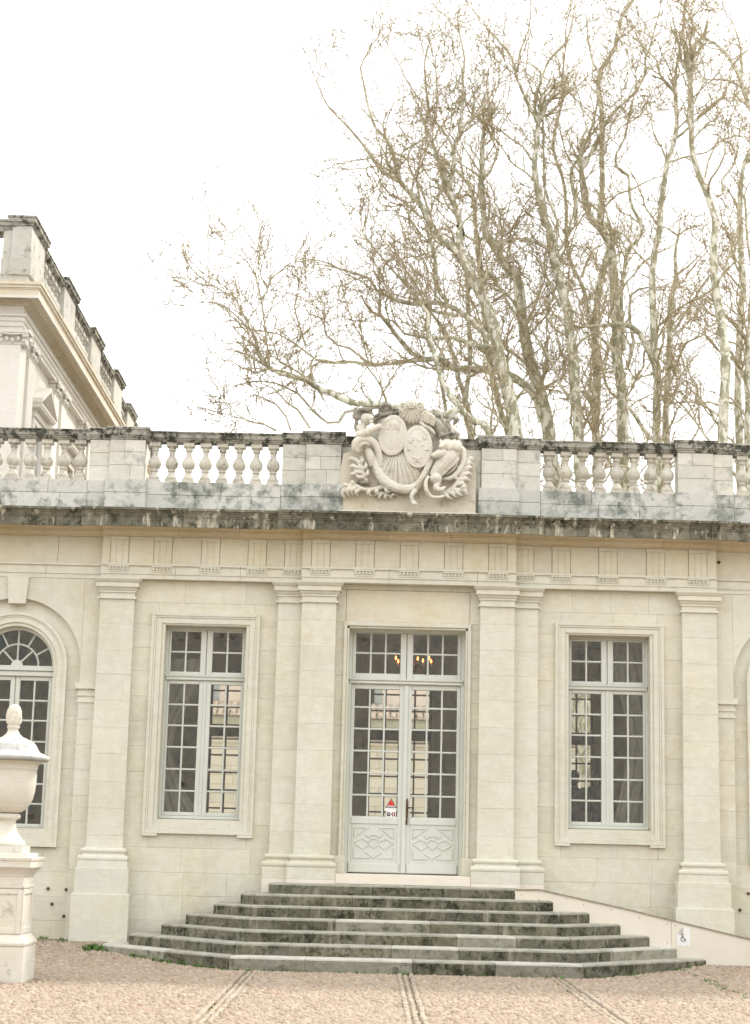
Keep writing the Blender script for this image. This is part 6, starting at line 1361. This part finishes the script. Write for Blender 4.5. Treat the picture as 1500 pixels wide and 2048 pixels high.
visitor(3.66, 5.2, 1.92, R(200), 'navy', 'trouser', 'person in dark navy seen dimly inside, at the window mullion right of the door', (.20, -.20, 1.02))

# ------------------------------------------------------------------ small houses behind, seen through the rooms
def tiles(parent, x0, x1, y0, z0, y1, z1, n=3):
    """rows of clay barrel tiles"""
    for j in range(n):
        ya, yb = y0+(y1-y0)*j/n, y0+(y1-y0)*(j+1.12)/n; za, zb = z0+(z1-z0)*j/n+.03*0, z0+(z1-z0)*(j+1.12)/n
        N = int((x1-x0)/.2); vs = []; fs = []
        for i in range(N):
            xc = x0+(i+.5)*.2; dj = rnd.uniform(-.01, .01)
            for (yy, zz, rr) in ((ya-.03, za+.03, .095), (yb, zb+.015, .075)):
                for k in range(6): a = math.pi*k/5; vs.append((xc+dj+rr*math.cos(a), yy, zz+rr*math.sin(a)))
            o = i*12; fs += [(o+k, o+k+1, o+6+k+1, o+6+k) for k in range(5)] + [tuple(o+k for k in range(6))]
        MB().add(vs, fs).build('tile_row', 'tile', parent)
an = thing('stone_annex', 'yellowish stone annex with tiled roof seen through the glazed door', 'building', (0, 24.4, 0))
aw_ = MB().box(-9, 12, 24.06, 25.0, 0, 4.39).build('wall', 'mortar', an)
for za, zb in zip([0.34+.27*i for i in range(15)], [0.34+.27*i for i in range(1, 16)]):
    for p, q in split(-6.4, 7.6, .7, 1.3): MB().cbox(p+.003, q-.003, 24.0, 24.06, za+.003, zb-.003, .006).build('stone_block', 'annex', aw_)
MB().prism_x([(24.06, 4.391), (23.93, 4.391), (23.90, 4.46), (23.84, 4.52), (23.84, 4.58), (24.06, 4.60)], -9, 12).build('eaves_moulding', 'annex', an)
tiles(an, -8, 10, 23.8, 4.60, 25.0, 4.95)
h2 = thing('tiled_house', 'grey rendered house with a clay tile eave seen through the door glass', 'house', (0, 25.4, 0))
MB().box(-9, 12, 25.05, 26.0, 0, 5.35).build('wall', 'shutter', h2); tiles(h2, -8, 10, 24.95, 5.35, 25.95, 5.80)
h3 = thing('pink_house', 'pink rendered house with pale shutters seen through the top of the door glass', 'house', (0, 26.2, 0))
MB().box(-9, 12, 26.02, 27.2, 0, 8.6).build('wall', 'pinkwall', h3)
for x in (-5.6, -3.0, -.62, 1.9, 4.4, 6.9):
    for s_ in (-1, 1): MB().cbox(x+s_*.26-.12, x+s_*.26+.12, 25.98, 26.02, 5.9, 7.3, .01).build('shutter', 'greywood', h3)
    MB().box(x-.135, x+.135, 26.0, 26.018, 5.9, 7.3).build('pane', 'black', h3)
MB().prism_x([(25.8, 8.6), (27.3, 8.6), (27.3, 8.95)], -9, 12).build('roof', 'tile', h3)

# ------------------------------------------------------------------ unseen range added across the court, tall and pale-shuttered to lighten the panes' reflections
ob_ = thing('mirrored_range', 'unseen cream range added across the forecourt for the panes to mirror', 'building', (0, -50, 0))
ow = MB().box(-26, 26, -56, -50, 0, 13.5).build('wall', 'wing', ob_); MB().box(-26.4, 26.4, -56.4, -49.6, 13.501, 13.9).build('cornice', 'wing', ob_)
MB().prism_x([(-49.4, 13.901), (-56.6, 13.901), (-53, 16.0)], -26.4, 26.4).build('roof', 'tile', ob_)
for i in range(-6, 7):
    for z0, z1 in ((1.2, 4.2), (5.6, 8.4), (9.8, 12.2)):
        f_ = MB().cbox(i*3.9-.9, i*3.9+.9, -50.0+.0, -49.9, z0-.2, z1+.2, .01).mesh('window', 'trim', (0, 0, 0)); w_ = put('window', f_, ob_, (0, 0, 0)); MB().box(i*3.9-.7, i*3.9+.7, -49.9, -49.88, z0, z1).build('shutter', 'greywood', w_)
